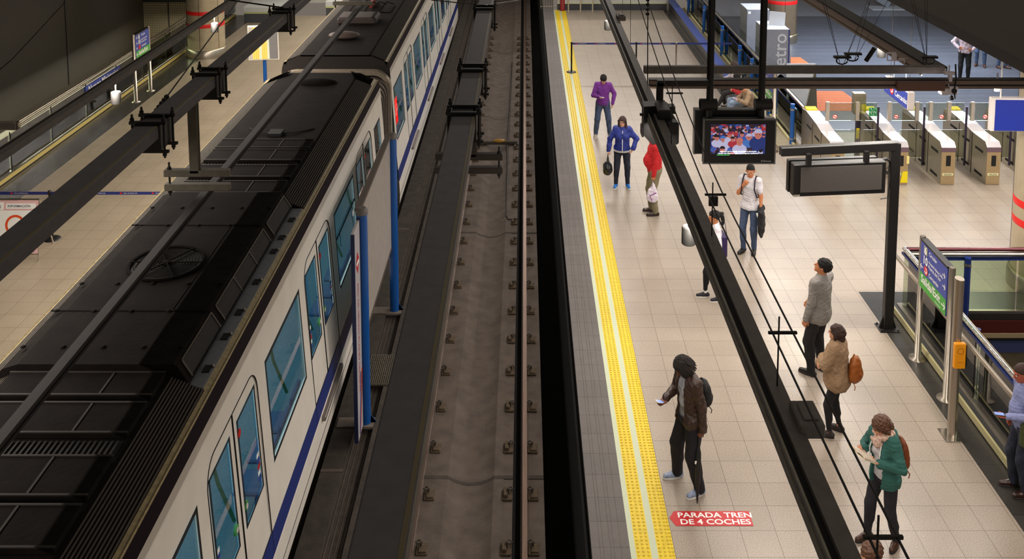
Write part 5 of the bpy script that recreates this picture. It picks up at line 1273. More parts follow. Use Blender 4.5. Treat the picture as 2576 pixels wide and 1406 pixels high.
def sdf_mesh(ops, h, noise=None):
    lo = np.full(3, 9e9); hi = -lo
    for o in ops:
        if o[0] == '+': a, b = prim_box(o[1]); lo = np.minimum(lo, a); hi = np.maximum(hi, b)
    lo = lo-3*h; hi = hi+3*h; n = np.ceil((hi-lo)/h).astype(int)+1
    ax = [lo[i]+h*np.arange(n[i]) for i in range(3)]
    F = np.ones(n)
    for o in ops:
        if o[0] == 'pl':
            p, nn = o[1], o[2]; F = np.maximum(F, (ax[0][:, None, None]-p[0])*nn[0]+(ax[1][None, :, None]-p[1])*nn[1]+(ax[2][None, None, :]-p[2])*nn[2]); continue
        a, b = prim_box(o[1]); k = o[2]; mrg = k+2.5*h
        s = []
        for i in range(3):
            i0 = max(0, int((a[i]-mrg-lo[i])/h)); i1 = min(n[i], int((b[i]+mrg-lo[i])/h)+2); s.append(slice(i0, max(i0, i1)))
        s = tuple(s)
        X = ax[0][s[0]][:, None, None]; Y = ax[1][s[1]][None, :, None]; Z = ax[2][s[2]][None, None, :]
        d = prim_d(o[1], X, Y, Z); f = F[s]
        if o[0] == '+':
            q = np.maximum(k-np.abs(f-d), 0)/max(k, 1e-6); F[s] = np.minimum(f, d)-q*q*k*.25
        else: F[s] = np.maximum(f, -d)
    if noise:
        m = np.abs(F) < .03; I = np.nonzero(m); P = [ax[i][I[i]] for i in range(3)]
        F[m] += noise(*P)
    ins = F < 0
    c = np.zeros(n-1, dtype=np.int8)
    for dx in (0, 1):
        for dy in (0, 1):
            for dz in (0, 1): c += ins[dx:n[0]-1+dx, dy:n[1]-1+dy, dz:n[2]-1+dz]
    act = (c > 0) & (c < 8); I = np.array(np.nonzero(act)).T; idx = -np.ones(n-1, dtype=np.int64); idx[act] = np.arange(len(I))
    acc = np.zeros((len(I), 3)); cnt = np.zeros(len(I))
    for a in range(3):
        o1, o2 = [(1, 2), (0, 2), (0, 1)][a]
        for u in (0, 1):
            for v in (0, 1):
                e0 = np.zeros(3, int); e0[o1] = u; e0[o2] = v; e1 = e0.copy(); e1[a] = 1
                A = I+e0; B = I+e1; fa = F[A[:, 0], A[:, 1], A[:, 2]]; fb = F[B[:, 0], B[:, 1], B[:, 2]]
                m = (fa < 0) != (fb < 0); t = np.where(m, fa/(fa-fb+1e-12), 0)
                P = A+(B-A)*t[:, None]; acc[m] += P[m]; cnt[m] += 1
    vs = lo+h*acc/np.maximum(cnt, 1)[:, None]
    qs = []
    for a in range(3):
        b, cc = (a+1) % 3, (a+2) % 3
        sl0 = [slice(None)]*3; sl1 = [slice(None)]*3; sl0[a] = slice(0, -1); sl1[a] = slice(1, None)
        df = ins[tuple(sl0)] != ins[tuple(sl1)]; E = np.array(np.nonzero(df)).T
        ok = (E[:, b] > 0) & (E[:, cc] > 0) & (E[:, b] < n[b]-1) & (E[:, cc] < n[cc]-1); E = E[ok]
        def cell(db, dc): q = E.copy(); q[:, b] += db; q[:, cc] += dc; return idx[q[:, 0], q[:, 1], q[:, 2]]
        Q = np.stack([cell(-1, -1), cell(0, -1), cell(0, 0), cell(-1, 0)], 1)
        fl = ~ins[E[:, 0], E[:, 1], E[:, 2]]; Q[fl] = Q[fl][:, ::-1]; qs.append(Q)
    return vs, np.concatenate(qs)
def npmesh(name, vs, qs, mt, parent):
    me = bpy.data.meshes.new(name); me.vertices.add(len(vs)); me.vertices.foreach_set('co', vs.astype(np.float32).ravel())
    me.loops.add(len(qs)*4); me.loops.foreach_set('vertex_index', qs.ravel().astype(np.int32)); me.polygons.add(len(qs))
    me.polygons.foreach_set('loop_start', np.arange(0, len(qs)*4, 4, dtype=np.int32)); me.polygons.foreach_set('loop_total', np.full(len(qs), 4, dtype=np.int32))
    me.polygons.foreach_set('use_smooth', np.ones(len(qs), dtype=bool)); me.update(calc_edges=True); me.validate()
    me.materials.append(mt); o = bpy.data.objects.new(name, me); COL.objects.link(o)
    if parent is not None: o.parent = parent
    return o
def sdf(name, ops, h, mt, parent, noise=None): vs, qs = sdf_mesh(ops, h, noise); return npmesh(name, vs, qs, mt, parent)
def wave(seed, amp, f, n=7, st=(1, 1, 1)):
    r = np.random.RandomState(seed); K = r.normal(size=(n, 3)); K /= np.linalg.norm(K, axis=1)[:, None]; K *= f*r.uniform(.5, 1.6, (n, 1)); K *= np.array(st); ph = r.uniform(0, 6.28, n)
    def g(X, Y, Z):
        s = 0
        for k, p in zip(K, ph): s = s+np.sin(k[0]*X+k[1]*Y+k[2]*Z+p)
        return s*amp/math.sqrt(n)
    return g
def RX(a): c, s = math.cos(a), math.sin(a); return np.array([[1, 0, 0], [0, c, -s], [0, s, c]])
def RY(a): c, s = math.cos(a), math.sin(a); return np.array([[c, 0, s], [0, 1, 0], [-s, 0, c]])
def RZ(a): c, s = math.cos(a), math.sin(a); return np.array([[c, -s, 0], [s, c, 0], [0, 0, 1]])
def unit(v): v = np.array(v, float); return v/max(1e-9, np.linalg.norm(v))
def ik(A, T, l1, l2, pole):
    d = T-A; L = np.linalg.norm(d); Lc = min(L, (l1+l2)*.995); u = d/max(L, 1e-9); T = A+u*Lc
    a = (l1*l1-l2*l2+Lc*Lc)/(2*Lc); hh = math.sqrt(max(0, l1*l1-a*a)); p = np.array(pole, float); p = p-u*(p@u); p = unit(p); return A+u*a+p*hh, T
def hand_ops(W, d, n, side, k, curl=(.35, .45, .3), spread=1.):
    """palm, four fingers of two bent joints each and a thumb; d = along the hand, n = palm side, thumb on side*(d x n)"""
    d = unit(d); n = np.array(n, float); n = unit(n-d*(n@d)); s = np.cross(d, n)*side; ops = []
    offs = (.027, .009, -.009, -.026); fl = (.066, .074, .068, .052)
    for i in range(4):
        b = W+d*.085*k+s*offs[i]*k; ops.append(('+', rc(W+s*offs[i]*.6*k, b, .015*k, .0125*k), .012))
        p = b; an = 0
        for j, (fr, rr) in enumerate(((.45, .0098), (.33, .009), (.26, .008))):
            an += curl[j]*(1+.12*i); q = p+(d*math.cos(an)+n*math.sin(an))*fl[i]*fr*k*1.05; ops.append(('+', rc(p, q, rr*k, (rr-.001)*k), .004)); p = q
    t0 = W+d*.022*k+s*.020*k; t1 = t0+(d*.65+s*.62+n*.35)*.040*k; t2 = t1+unit(d*.95+s*.10+n*.35)*.030*k; t3 = t2+unit(d*.9-s*.12+n*.4)*.022*k
    for a, b, r1, r2 in ((t0, t1, .015, .012), (t1, t2, .011, .010), (t2, t3, .0098, .008)): ops.append(('+', rc(a, b, r1*k, r2*k), .006))
    return ops, W+d*.10*k+n*(.035 if curl[0] > .3 else .024)*k
SK = {'light': mat('skin_light', 'c98f70', .5, 0, 30, .06), 'tan': mat('skin_tan', 'b8774f', .5, 0, 30, .06), 'dark': mat('skin_dark', '6b3d28', .45, 0, 30, .08), 'pink': mat('skin_pink', 'd09a80', .5, 0, 30, .06), 'ruddy': mat('skin_ruddy', 'a8553a', .5, 0, 30, .08)}
LIP = mat('lip_pink', '9a4a44', .5); EYEW = mat('eye_white', 'e8e4dc', .3); EYED = mat('eye_dark', '1c120d', .2); BROW = mat('brow_dark', '20140f', .8)
def cloth(name, c, rough=.85, n=60, amt=.12, bump=1., bs=180, **k): return mat(name, c, rough, 0, n, amt, .8, 17, bd=.018, bdet=6, **k)
HAIRM = {'black': mat('hair_black', '0b0807', .85, 0, 60, .4, .6, 90), 'brown': mat('hair_brown', '35211a', .7, 0, 60, .4, .6, 90), 'chestnut': mat('hair_chestnut', '55341f', .5, 0, 60, .45, .6, 90), 'dread': mat('hair_dreads', '1d1714', .8, 0, 80, .4, .6, 90)}

def person(label, loc, yaw, ht, top, pants, shoe, hair, skin, feet=((-.11, 0, 8), (.11, 0, -8)), lean=.03, twist=0., head=(0, 0, 0), L=None, R=None, w=1., female=False,
           pelvis=None, sleeve=1., hem=None, style='sweater', loose=.012, ploose=.014, res=.0085, seed=1, eyes=False, group=None, pantlen=1., socks=None, body_extra=None, inner=None, belly=0.):
    """one standing or sitting figure: continuous body mesh, clothes and hair as children"""
    k = ht/1.75; t = thing('person', label, 'person', loc, math.radians(yaw), group)
    hipx = .088*k*w; shx = (.142 if female else .160)*k*w
    lf = V(feet[0][0], feet[0][1], .085*k); rf = V(feet[1][0], feet[1][1], .085*k)
    if pelvis is None:
        c = (lf+rf)/2; sp = np.linalg.norm((lf-rf)[:2])/2; hz = .085*k+math.sqrt(max(.5, (.845*k)**2-max(0, sp-hipx)**2))-.012
        P = V(c[0], c[1]-.01, hz+.03*k)
    else: P = V(*pelvis)
    Rt = RZ(twist) @ RX(-lean)
    def tp(x, y, z): return P+Rt @ (V(x, y, z)*k)
    SL = P+Rt @ V(-shx, -.005*k, .480*k); SR = P+Rt @ V(shx, -.005*k, .480*k)
    J = {}
    for nm, S, cfg, sx in (('L', SL, L or {}, -1), ('R', SR, R or {}, 1)):
        T = V(*cfg['t']) if 't' in cfg else S+V(sx*.08, .04, -.525*k)
        E, W = ik(S, T, .285*k, .255*k, cfg.get('pole', (sx*.35, -1, -.2)))
        J[nm] = (S, E, W, cfg.get('hd', unit(W-E)), cfg.get('n', (-sx, 0, 0)), cfg.get('curl', (.35, .45, .3)))
    Lg = {}
    for nm, f, sx, toe in (('L', lf, -1, feet[0][2]), ('R', rf, 1, feet[1][2])):
        Hp = P+(Rt if pelvis is None else np.eye(3)) @ V(sx*hipx, 0, -.03*k); K_, A_ = ik(Hp, f, .43*k, .415*k, (sx*.12, 1, .0)); Lg[nm] = (Hp, K_, f, math.radians(toe))
    # --- head
    NB = tp(0, -.005, .53); Rh = Rt @ RZ(math.radians(head[1])) @ RX(-math.radians(head[0])) @ RY(math.radians(head[2]))
    HC = NB+Rt @ V(0, .005*k, .055*k)+Rh @ V(0, .022*k, .095*k)
    hs = 1.04*k
    def hp(x, y, z): return HC+Rh @ (V(x, y, z)*hs)
    def he(c, r): return el(hp(*c), V(*r)*hs, Rh)
    hops = [('+', he((0, -.012, .028), (.074, .094, .090)), .02), ('+', he((0, .022, -.045), (.054, .066, .062)), .03), ('+', rc(hp(-.012, .07, -.088), hp(.012, .07, -.088), .017*hs), .02),
            ('+', rc(hp(0, .084, .008), hp(0, .104, -.028), .008*hs, .013*hs), .008), ('+', rc(hp(-.032, .078, .026), hp(.032, .078, .026), .012*hs), .012),
            ('+', he((-.076, -.006, -.008), (.010, .020, .030)), .006), ('+', he((.076, -.006, -.008), (.010, .020, .030)), .006),
            ('-', he((-.030, .098, .006), (.013, .013, .010)), 0), ('-', he((.030, .098, .006), (.013, .013, .010)), 0),
            ('+', he((0, .088, -.055), (.022, .012, .007)), .005), ('+', rc(hp(0, -.02, -.06), NB+V(0, 0, -.02), .054*k, .060*k*w), .03)]
    tors = lambda e, w=w: [('+', el(tp(0, -.005, 0), (V(.158*w, .118*w, .13)*k+e), Rt), .04), ('+', el(tp(0, .01+.03*belly, .17), (V(.130*w, (.102+.05*belly)*w, .17)*k+e), Rt), .05),
                           ('+', el(tp(0, .0, .36), (V(.155*w, .112*w, .16)*k+e), Rt), .05), ('+', rc(SL+(tp(.03, 0, 0)-P), SR+(tp(-.03, 0, 0)-P), .050*k+e), .05), ('+', rc(tp(0, -.01, .50), SL+V(0, 0, .01), .050*k+e, .036*k+e), .03), ('+', rc(tp(0, -.01, .50), SR+V(0, 0, .01), .050*k+e, .036*k+e), .03)] + \
        ([('+', el(tp(sx*.065, .09, .32), V(.058, .05, .06)*k+e, Rt), .03) for sx in (-1, 1)] if female else [])
    def arm(nm, e, e2=None, fr=1.):
        S, E, W = J[nm][:3]; e2 = e if e2 is None else e2
        if fr < 1: W2 = S+(E-S)*fr*1.6; return [('+', rc(S, W2, .052*k+e, .045*k+e), .04)]
        return [('+', rc(S, E, .050*k+e, .040*k+e), .04), ('+', rc(E, E+(W-E)*(1 if fr == 1 else fr-1), .040*k+e, .027*k+e2), .02)]
    def leg(nm, e, e2, fr=1., ext=0):
        Hp, K_, A_, toe = Lg[nm]; En = K_+(A_-K_)*fr+V(0, 0, -ext)
        return [('+', rc(Hp+V(0, -.005, .0), K_, .083*k*w+e, .056*k*w+e), .035), ('+', rc(K_, En, .054*k*w+e, .036*k+e2), .03), ('+', rc(K_+(A_-K_)*.15+V(0, -.015, 0), K_+(A_-K_)*.5+V(0, -.018, 0), .048*k*w+e*.8, .042*k*w+e*.9), .03)]
    def footd(nm): a = Lg[nm][3]; return V(-math.sin(a), math.cos(a), 0)
    ops = [o for o in tors(-.006)]+hops
    hc = {}
    for nm, sx in (('L', -1), ('R', 1)):
        ops += arm(nm, -.003); o_, hc[nm] = hand_ops(J[nm][2], J[nm][3], J[nm][4], -sx if False else (1 if sx < 0 else -1), k, J[nm][5]); ops += o_
        ops += leg(nm, -.004, -.002); A_ = Lg[nm][2]; fd = footd(nm); ops += [('+', rc(A_, V(A_[0], A_[1], .045)-fd*.03, .036*k, .032), .02), ('+', rc(V(A_[0], A_[1], .040)-fd*.02, V(A_[0], A_[1], .035)+fd*.13*k, .030, .024), .02)]
    bres = res
    sdf('body', ops, bres, SK[skin], t)
    # --- trousers
    po = [('+', el(tp(0, -.005, .0), V(.160*w, .122*w, .12)*k+ploose*.6, Rt), .04), ('+', el(tp(0, 0, .07), V(.145*w, .108*w, .08)*k+.006, Rt), .04)]
    for nm in ('L', 'R'): po += leg(nm, ploose*.7, ploose, pantlen, .0)
    po.append(('pl', tp(0, 0, min(.13, (-.05 if hem is None else hem)+.10)), Rt @ V(0, 0, 1)) if pelvis is None else ('pl', P+V(0, 0, .13), V(0, 0, 1)))
    sdf('trousers', po, res*1.15, pants, t, wave(seed, .0022+ploose*.08, 55, st=(1, 1, .6)))
    # --- shoes
    for nm in ('L', 'R'):
        A_ = Lg[nm][2]; fd = footd(nm); sd = V(fd[1], -fd[0], 0); g = lambda f, z, s=0.: V(A_[0], A_[1], z)+fd*f*k+sd*s*k
        so = [('+', rc(g(-.045, .040), g(.05, .042), .040*k, .042*k), .02), ('+', rc(g(.05, .040), g(.150, .034), .042*k, .034*k), .02), ('+', rc(g(-.02, .05), g(0, .095), .042*k, .040*k), .02), ('pl', V(0, 0, .018), V(0, 0, -1))]
        s_ = sdf('shoe', so, .009, shoe, t)
        m = MB(); m.smooth = True
        pts = []
        for q in [2*PI*i/20 for i in range(20)]:
            f = .055+.135*math.sin(q); s = (.043+.006*math.sin(q)+(.004 if nm == 'R' else -.004)*0)*math.cos(q); pts.append(g(f, 0, s))
        n_ = 20; m.add([tuple(p+V(0, 0, .002)) for p in pts]+[tuple(p+V(0, 0, .026)) for p in pts], [(i, (i+1) % n_, (i+1) % n_+n_, i+n_) for i in range(n_)]+[list(range(n_, 2*n_))])
        m.build('sole', mat('sole_white', 'cfcac2', .6) if shoe.get('sole', 0) else mat('sole_dark', '1a1614', .7), s_)
        if socks: m = MB(); m.cyl(tuple(A_+V(0, 0, .01)), tuple(A_+(Lg[nm][1]-A_)*.14), .041*k, n=14); m.build('sock', socks, t)
    # --- top
    w1 = wave(seed+9, .003+loose*.07, 50, st=(1, 1, .7)); w2 = wave(seed+17, .0032, 115, st=(.6, .6, 1.2)); wn = lambda X, Y, Z: w1(X, Y, Z)+w2(X, Y, Z)
    hz = -.05 if hem is None else hem
    to = tors(loose); 
    if hz < -.06: to += [('+', el(tp(0, 0, -.05), V(.165*w, .125*w, .13)*k+loose*1.4, Rt), .05)]
    if hz < -.15: to += [('+', el(tp(0, -.005, .10), (V(.158*w, .118*w, .26)*k+loose*.8), Rt), .05)]
    to.append(('pl', tp(0, 0, hz), Rt @ V(0, 0, -1)))
    if style in ('jacket', 'open'):     # open front: shirt shows between the two sides
        gw = .09 if style == 'open' else .02
        to.append(('-', el(tp(0, .17, .22), V(gw, .16, .62)*k, Rt), 0))
    if inner is not None:
        io = tors(.004); io.append(('pl', tp(0, 0, hz+.01), Rt @ V(0, 0, -1))); sdf('shirt', io, res*1.2, inner, t, wave(seed+3, .003, 50))
    for nm in ('L', 'R'): to += arm(nm, loose*.8, loose*.9, sleeve)
    to += [('+', rc(NB+V(0, 0, -.03), NB+Rt @ V(0, 0, .012), .066*k*w, .062*k*w), .02)] if style != 'tee' else [('+', rc(NB+V(0, 0, -.045), NB+V(0, 0, -.02), .075*k*w, .066*k*w), .02)]
    sdf({'jacket': 'jacket', 'open': 'jacket', 'tee': 'shirt'}.get(style, 'sweater'), to, res*1.15, top, t, wn)
    # --- hair
    kind, hm = hair; hm = HAIRM[hm]; hn = wave(seed+5, .0055, 170)
    cap = [('+', he((0, -.018, .036), (.084, .106, .096)), .02), ('-', he((0, .108, -.047), (.060, .060, .082)), 0)]
    if kind == 'short': cap += [('pl', hp(0, -.10, -.078), Rh @ unit(V(0, .62, -1)))]; sdf('hair', cap, .008, hm, t, hn)
    elif kind == 'shaved': sdf('hair', [('+', he((0, -.015, .032), (.0765, .0975, .0905)), .02), ('-', he((0, .104, -.03), (.066, .066, .085)), 0), ('pl', hp(0, -.1, -.04), Rh @ unit(V(0, .5, -1)))], .008, hm, t)
    elif kind == 'bob': sdf('hair', cap[:1]+[('+', rc(hp(0, -.06, .0), hp(0, -.075, -.08), .075*hs, .055*hs), .04), ('+', rc(hp(-.07, -.01, .01), hp(-.068, -.005, -.08), .030*hs, .022*hs), .02), ('+', rc(hp(.07, -.01, .01), hp(.068, -.005, -.08), .030*hs, .022*hs), .02)]+cap[1:], .008, hm, t, hn)
    elif kind == 'curly': sdf('hair', [('+', he((0, -.025, .036), (.092, .105, .102)), .02), ('+', rc(hp(0, -.07, .0), hp(0, -.09, -.13), .08*hs, .055*hs), .04)]+[('+', rc(hp(sx*.075, -.015, .01), hp(sx*.080, .01, -.125), .034*hs, .026*hs), .02) for sx in (-1, 1)]+[('-', he((0, .112, -.045), (.056, .062, .078)), 0)], .008, hm, t, wave(seed+5, .0065, 150))
    elif kind == 'long': sdf('hair', cap[:1]+[('+', rc(hp(0, -.06, .0), tp(0, -.10, .42), .075*hs, .06*hs), .04)]+[('+', rc(hp(sx*.075, .0, .01), tp(sx*.09, .04, .46), .030*hs, .028*hs), .02) for sx in (-1, 1)]+cap[1:], .008, hm, t, wave(seed+5, .0045, 120))
    elif kind == 'pony': sdf('hair', cap+[('pl', hp(0, -.10, -.06), Rh @ unit(V(0, .62, -1))), ('+', rc(hp(0, -.10, .05), hp(0, -.15, .04), .028*hs, .034*hs), .02), ('+', rc(hp(0, -.15, .04), hp(0, -.17, -.10), .036*hs, .028*hs), .02), ('+', rc(hp(0, -.17, -.10), hp(0, -.15, -.22), .028*hs, .008*hs), .02)], .008, hm, t, hn)
    elif kind == 'dreads':
        sdf('hair', cap+[('pl', hp(0, -.10, -.07), Rh @ unit(V(0, .62, -1)))], .008, hm, t, hn)
        m = MB(); rr = random.Random(4)
        for i in range(78):
            az = rr.uniform(-PI*.86, PI*.86)-PI/2; el_ = rr.uniform(.1, 1.45)
            p0 = np.array([math.cos(az)*math.cos(el_), math.sin(az)*math.cos(el_), math.sin(el_)])
            pts = []; 
            for j in range(6):
                f = j/5; q = el_*(1-f)-f*.35; rad = .098+.012*f; ln = f*(.10+.05*rr.random())
                x = math.cos(az)*math.cos(q)*(.088+.018*f); y = math.sin(az)*math.cos(q)*(.100+.018*f)-.02; z = .034+.100*math.sin(q)-ln*.75
                pts.append(tuple(hp(x, y, z)))
            m.tube(pts, .008, 6, rs=[.006, .008, .009, .009, .008, .005])
        m.build('dreadlocks', hm, t)
    if eyes:
        for sx in (-1, 1):
            m = MB(); m.sph(tuple(hp(sx*.030, .083, .005)), .0098*hs, 10, 7); m.mi = 1; m.sph(tuple(hp(sx*.030, .0895, .004)), .0058*hs, 8, 6); m.build('eye', [EYEW, EYED], t)
            m = MB(); m.tube([tuple(hp(sx*(.018+.012*i), .0905-.003*i*i, .024+.003*math.sin(i*1.2))) for i in range(4)], .0034*hs, 5); m.build('eyebrow', BROW, t)
        m = MB(); m.sph(tuple(hp(0, .095, -.054)), (.020*hs, .008*hs, .006*hs), 10, 6, Matrix(Rh.tolist())); m.build('lips', LIP, t)
    M = Matrix.Translation(loc) @ Matrix.Rotation(math.radians(yaw), 4, 'Z')
    def W_(p): return M @ Vector([float(x) for x in p])
    return dict(t=t, J=J, hc=hc, hp=hp, tp=tp, Rh=Rh, Rt=Rt, W=W_, M=M, k=k, Lg=Lg, NB=NB, P=P, yaw=math.radians(yaw), HC=HC, he=he)

def place(name, label, cat, pt, yaw=0., group=None): return thing(name, label, cat, tuple(pt), yaw, group)
def phone(p, hand, label, tilt, dark=False):
    """a phone lying in the hand; tilt = (direction of the long side, screen normal) in the person's frame"""
    c = p['W'](p['hc'][hand]); t = place('phone', label, 'phone', c, p['yaw'])
    a = unit(tilt[0]); n = np.array(tilt[1], float); n = unit(n-a*(n@a)); b = np.cross(n, a); R = Matrix(np.array([b, a, n]).T.tolist())
    m = MB(); m.box((0, 0, 0), (.068, .14, .009), R, .003); m.build('case', mat('phone_dark', '151515', .3) if dark else mat('phone_white', 'e0dedc', .3), t)
    m = MB(); m.box(tuple(R @ Vector((0, 0, .0055))), (.058, .105, .001), R); m.build('screen', mat('phone_screen_lit', '6f86c8', .2, emit='7f96d8', es=.5), t); return t
def backpack(p, label, mt, s=(.15, .09, .21), off=(0, -.20, .27), straps=True, tag_=None):
    c = p['W'](p['tp'](*off)); t = place('backpack', label, 'backpack', c, p['yaw']); Rt = p['Rt']; k = p['k']
    def e(c_, r): return el(Rt @ V(*c_), V(*r), Rt)
    sdf('bag', [('+', e((0, 0, 0), s), .03), ('+', e((0, .0, -s[2]*.5), (s[0]*1.02, s[1]*1.0, s[2]*.52)), .04), ('+', e((0, -s[1]*.65, -s[2]*.35), (s[0]*.72, s[1]*.55, s[2]*.4)), .02)], .010, mt, t, wave(3, .004, 60))
    m = MB(); m.tube([tuple(Rt @ V(.03*math.cos(q), .02, s[2]*.92+.03*math.sin(q))) for q in [PI*i/7 for i in range(8)]], .007, 6); m.build('handle', mt, t)
    if straps:
        for sx in (-1, 1):
            q = [p['tp'](sx*.09, -.15, .42), p['tp'](sx*.105, -.09, .53), p['tp'](sx*.115, .0, .575), p['tp'](sx*.115, .10, .50), p['tp'](sx*.12, .145, .36), p['tp'](sx*.15, .08, .20), p['tp'](sx*.15, -.10, .12)]
            cc = p['tp'](*off); m = MB(); m.tube([tuple(x-cc) for x in q], .014, 6); m.build('strap', mt, t)
    m = MB()
    for sx in (-1, 1): m.tube([tuple(Rt @ V(sx*s[0]*.8, .0, -s[2]*.75)), tuple(Rt @ V(sx*s[0]*.95, -.03, -s[2]*1.05)), tuple(Rt @ V(sx*s[0]*.9, -.02, -s[2]*1.3))], .006, 5)
    m.build('strap_end', mt, t)
    return t
# ------------------------------------------------------------------ THE PEOPLE OF THE PHOTO
DENIM = cloth('blue_denim', '3b4a66', n=30, amt=.3); DENIMD = cloth('dark_denim', '1c2232', n=14, amt=.35); DENIML = cloth('pale_denim', '8ea2bc', n=20, amt=.15)
BLKT = cloth('black_trousers', '100f12', n=20, amt=.3); KHAKI = cloth('khaki_trousers', '7e765c'); SHW = mat('shoe_pale', 'a89c8c', .6); SHW['sole'] = 1
SHB = mat('shoe_blue', '1f6fc0', .6, 0, 40, .3); SHB['sole'] = 1; SHD = mat('shoe_black', '17130f', .35); SHBR = mat('shoe_brown', '4f2c1c', .35, 0, 30, .2); SHN = mat('shoe_navy_canvas', '1b1824', .7); SHN['sole'] = 1
SHG = mat('shoe_grey_blue', '8b98b4', .5, 0, 25, .3); SHG['sole'] = 1; SHK = mat('shoe_dark_brown', '2e1712', .3)
WTEE = cloth('white_cotton', 'c9c6cc')

# 1 man in purple looking at his phone
p = person('man in a purple sweater looking down at his phone near the yellow strip', (2.01, 24.3, 0), 178, 1.67, cloth('purple_wool', '6a2a84'), DENIM, SHW, ('short', 'black'), 'light',
           feet=((-.17, .0, 14), (.19, .04, -12)), head=(34, 4, 0), R=dict(t=(.10, .27, 1.10), pole=(.8, -.5, -.6), hd=(-.5, .8, .1), n=(0, -.1, 1), curl=(.15, .25, .2)), L=dict(t=(-.235, .10, .90), pole=(-1, -.7, 0), hd=(.1, .3, -1), n=(1, 0, 0)), loose=.022, res=.010, seed=11, eyes=True, w=1.06, ploose=.02)
phone(p, 'R', 'phone held by the man in the purple sweater', ((-.5, .8, .1), (0, -.4, 1)))
# 2 woman in the blue jacket
p = person('woman with curly dark hair and glasses in a blue zipped jacket holding a black handbag', (2.16, 20.95, 0), 176, 1.62, cloth('blue_quilted', '1c2f86', .6, 20, .15, .7, 90), DENIMD, SHB, ('long', 'brown'), 'pink',
           feet=((-.13, .0, 12), (.13, .02, -14)), head=(2, -10, 0), R=dict(t=(.30, .06, .86), pole=(.9, -.7, .1), hd=(.1, .3, -1), n=(-1, 0, 0), curl=(.9, 1., .8)), L=dict(t=(-.24, .12, .92), pole=(-1, -.5, 0), hd=(.4, .2, -.8), n=(1, 0, 0)), w=1.10, female=True, loose=.028, hem=-.02, ploose=.012, res=.010, seed=12, eyes=True)
m = MB(); tp = p['tp']
m.tube([tuple(tp(0, .155+.02*math.sin(i*.7), -.0+.055*i)) for i in range(10)], .009, 6); m.build('zip_piping', LETTER, p['t'])
m = MB(); m.tube([tuple(tp(.205*math.cos(q), .168*math.sin(q), -.01)) for q in [2*PI*i/24 for i in range(24)]], .007, 5, close=True); m.tube([tuple(tp(.207*math.cos(q), .170*math.sin(q), -.035)) for q in [2*PI*i/24 for i in range(24)]], .006, 5, close=True); m.build('hem_stripe', LETTER, p['t'])
m = MB(); hp = p['hp']
for sx in (-1, 1): m.tube([tuple(hp(sx*.031+.020*math.cos(q), .104, .004+.016*math.sin(q))) for q in [2*PI*i/14 for i in range(14)]], .0026, 5, close=True); m.tube([tuple(hp(sx*.052, .102, .008)), tuple(hp(sx*.078, .0, .005))], .0024, 4)
m.tube([tuple(hp(-.011, .106, .006)), tuple(hp(.011, .106, .006))], .0024, 4)
c = p['W'](p['HC']); o = m.build('glasses', BLACK, p['t']); 
c = p['W'](p['hc']['R']); t = place('handbag', 'black leather handbag held by the woman in the blue jacket', 'bag', c+Vector((-.04, 0, -.30)), p['yaw'])
sdf('bag', [('+', el((0, 0, 0), (.10, .17, .13)), .02), ('+', el((0, -.02, -.05), (.11, .17, .11)), .04)], .010, mat('black_leather', '15171b', .35, 0, 30, .3, .4, 60), t, wave(2, .008, 45))
m = MB(); m.tube([(.02, -.10, .10), (.0, -.06, .24), (.0, .0, .31), (.0, .06, .24), (.02, .10, .10)], .009, 6); m.tube([(-.03, -.10, .10), (-.01, -.06, .22), (.0, .0, .30), (-.01, .06, .22), (-.03, .10, .10)], .009, 6); m.build('handle', BLACK, t)
# 3 man in red
p = person('man in a bright red sweater and khaki trousers, his head hidden by the light channel', (2.72, 19.5, 0), 92, 1.78, cloth('red_wool', 'b8141c'), KHAKI, SHK, ('short', 'black'), 'tan',
           feet=((-.10, .02, 4), (.12, .06, -4)), head=(10, 0, 0), L=dict(t=(-.24, .10, .83), pole=(-.3, -1, 0), hd=(0, .1, -1), n=(1, .1, 0), curl=(.9, 1.0, .8)), w=1.08, belly=1.0, loose=.022, ploose=.028, res=.010, seed=13)
c = p['W'](p['hc']['L']); t = place('plastic_bag', 'white plastic carrier bag in the hand of the man in red', 'bag', c+Vector((0, -.01, -.30)), p['yaw'])
sdf('bag', [('+', el((0, 0, 0), (.045, .11, .15)), .02), ('+', rc((0, -.03, .1), (0, 0, .27), .04, .012), .05), ('+', el((0, 0, -.08), (.05, .12, .10)), .04)], .009, mat('white_plastic', 'dcd2e2', .4), t, wave(5, .007, 60))
m = MB(); m.tube([(-.052, -.07, .04), (-.055, .06, -.02), (-.05, .02, -.12)], .012, 5); m.build('print', mat('print_purple', '8a4a8a', .5), t)
# 4 walking woman with ponytail
p = person('ponytailed woman in a white top and black leggings behind the light channel', (3.30, 15.95, 0), 98, 1.58, WTEE, cloth('black_leggings', '0f0e12'), SHN, ('pony', 'black'), 'tan',
           feet=((-.08, -.02, 4), (.10, .17, -4)), lean=-.02, head=(6, 0, 0), female=True, w=.94, loose=.014, ploose=.004, hem=-.04, pantlen=.88, socks=LETTER, res=.0095, seed=14, R=dict(t=(.26, .15, .85)), L=dict(t=(-.20, .28, 1.0), pole=(-.6, -1, 0)))
c = p['W'](p['tp'](.10, -.19, .10)); t = place('shopping_bag', 'dark purple shopping bag behind the back of the ponytailed woman', 'bag', c, p['yaw'])
m = MB(); m.ext([(-.13, -.18), (.11, -.16), (.14, .18), (-.12, .16)], -.05, .05); m.build('bag', mat('bag_purple', '2c1c4c', .5), t); m = MB(); m.tube([(-.0, -.08, .16), (.0, -.04, .38), (0, .04, .38), (0, .08, .16)], .006, 5); m.build('handle', mat('bag_purple', '2c1c4c', .5), t)
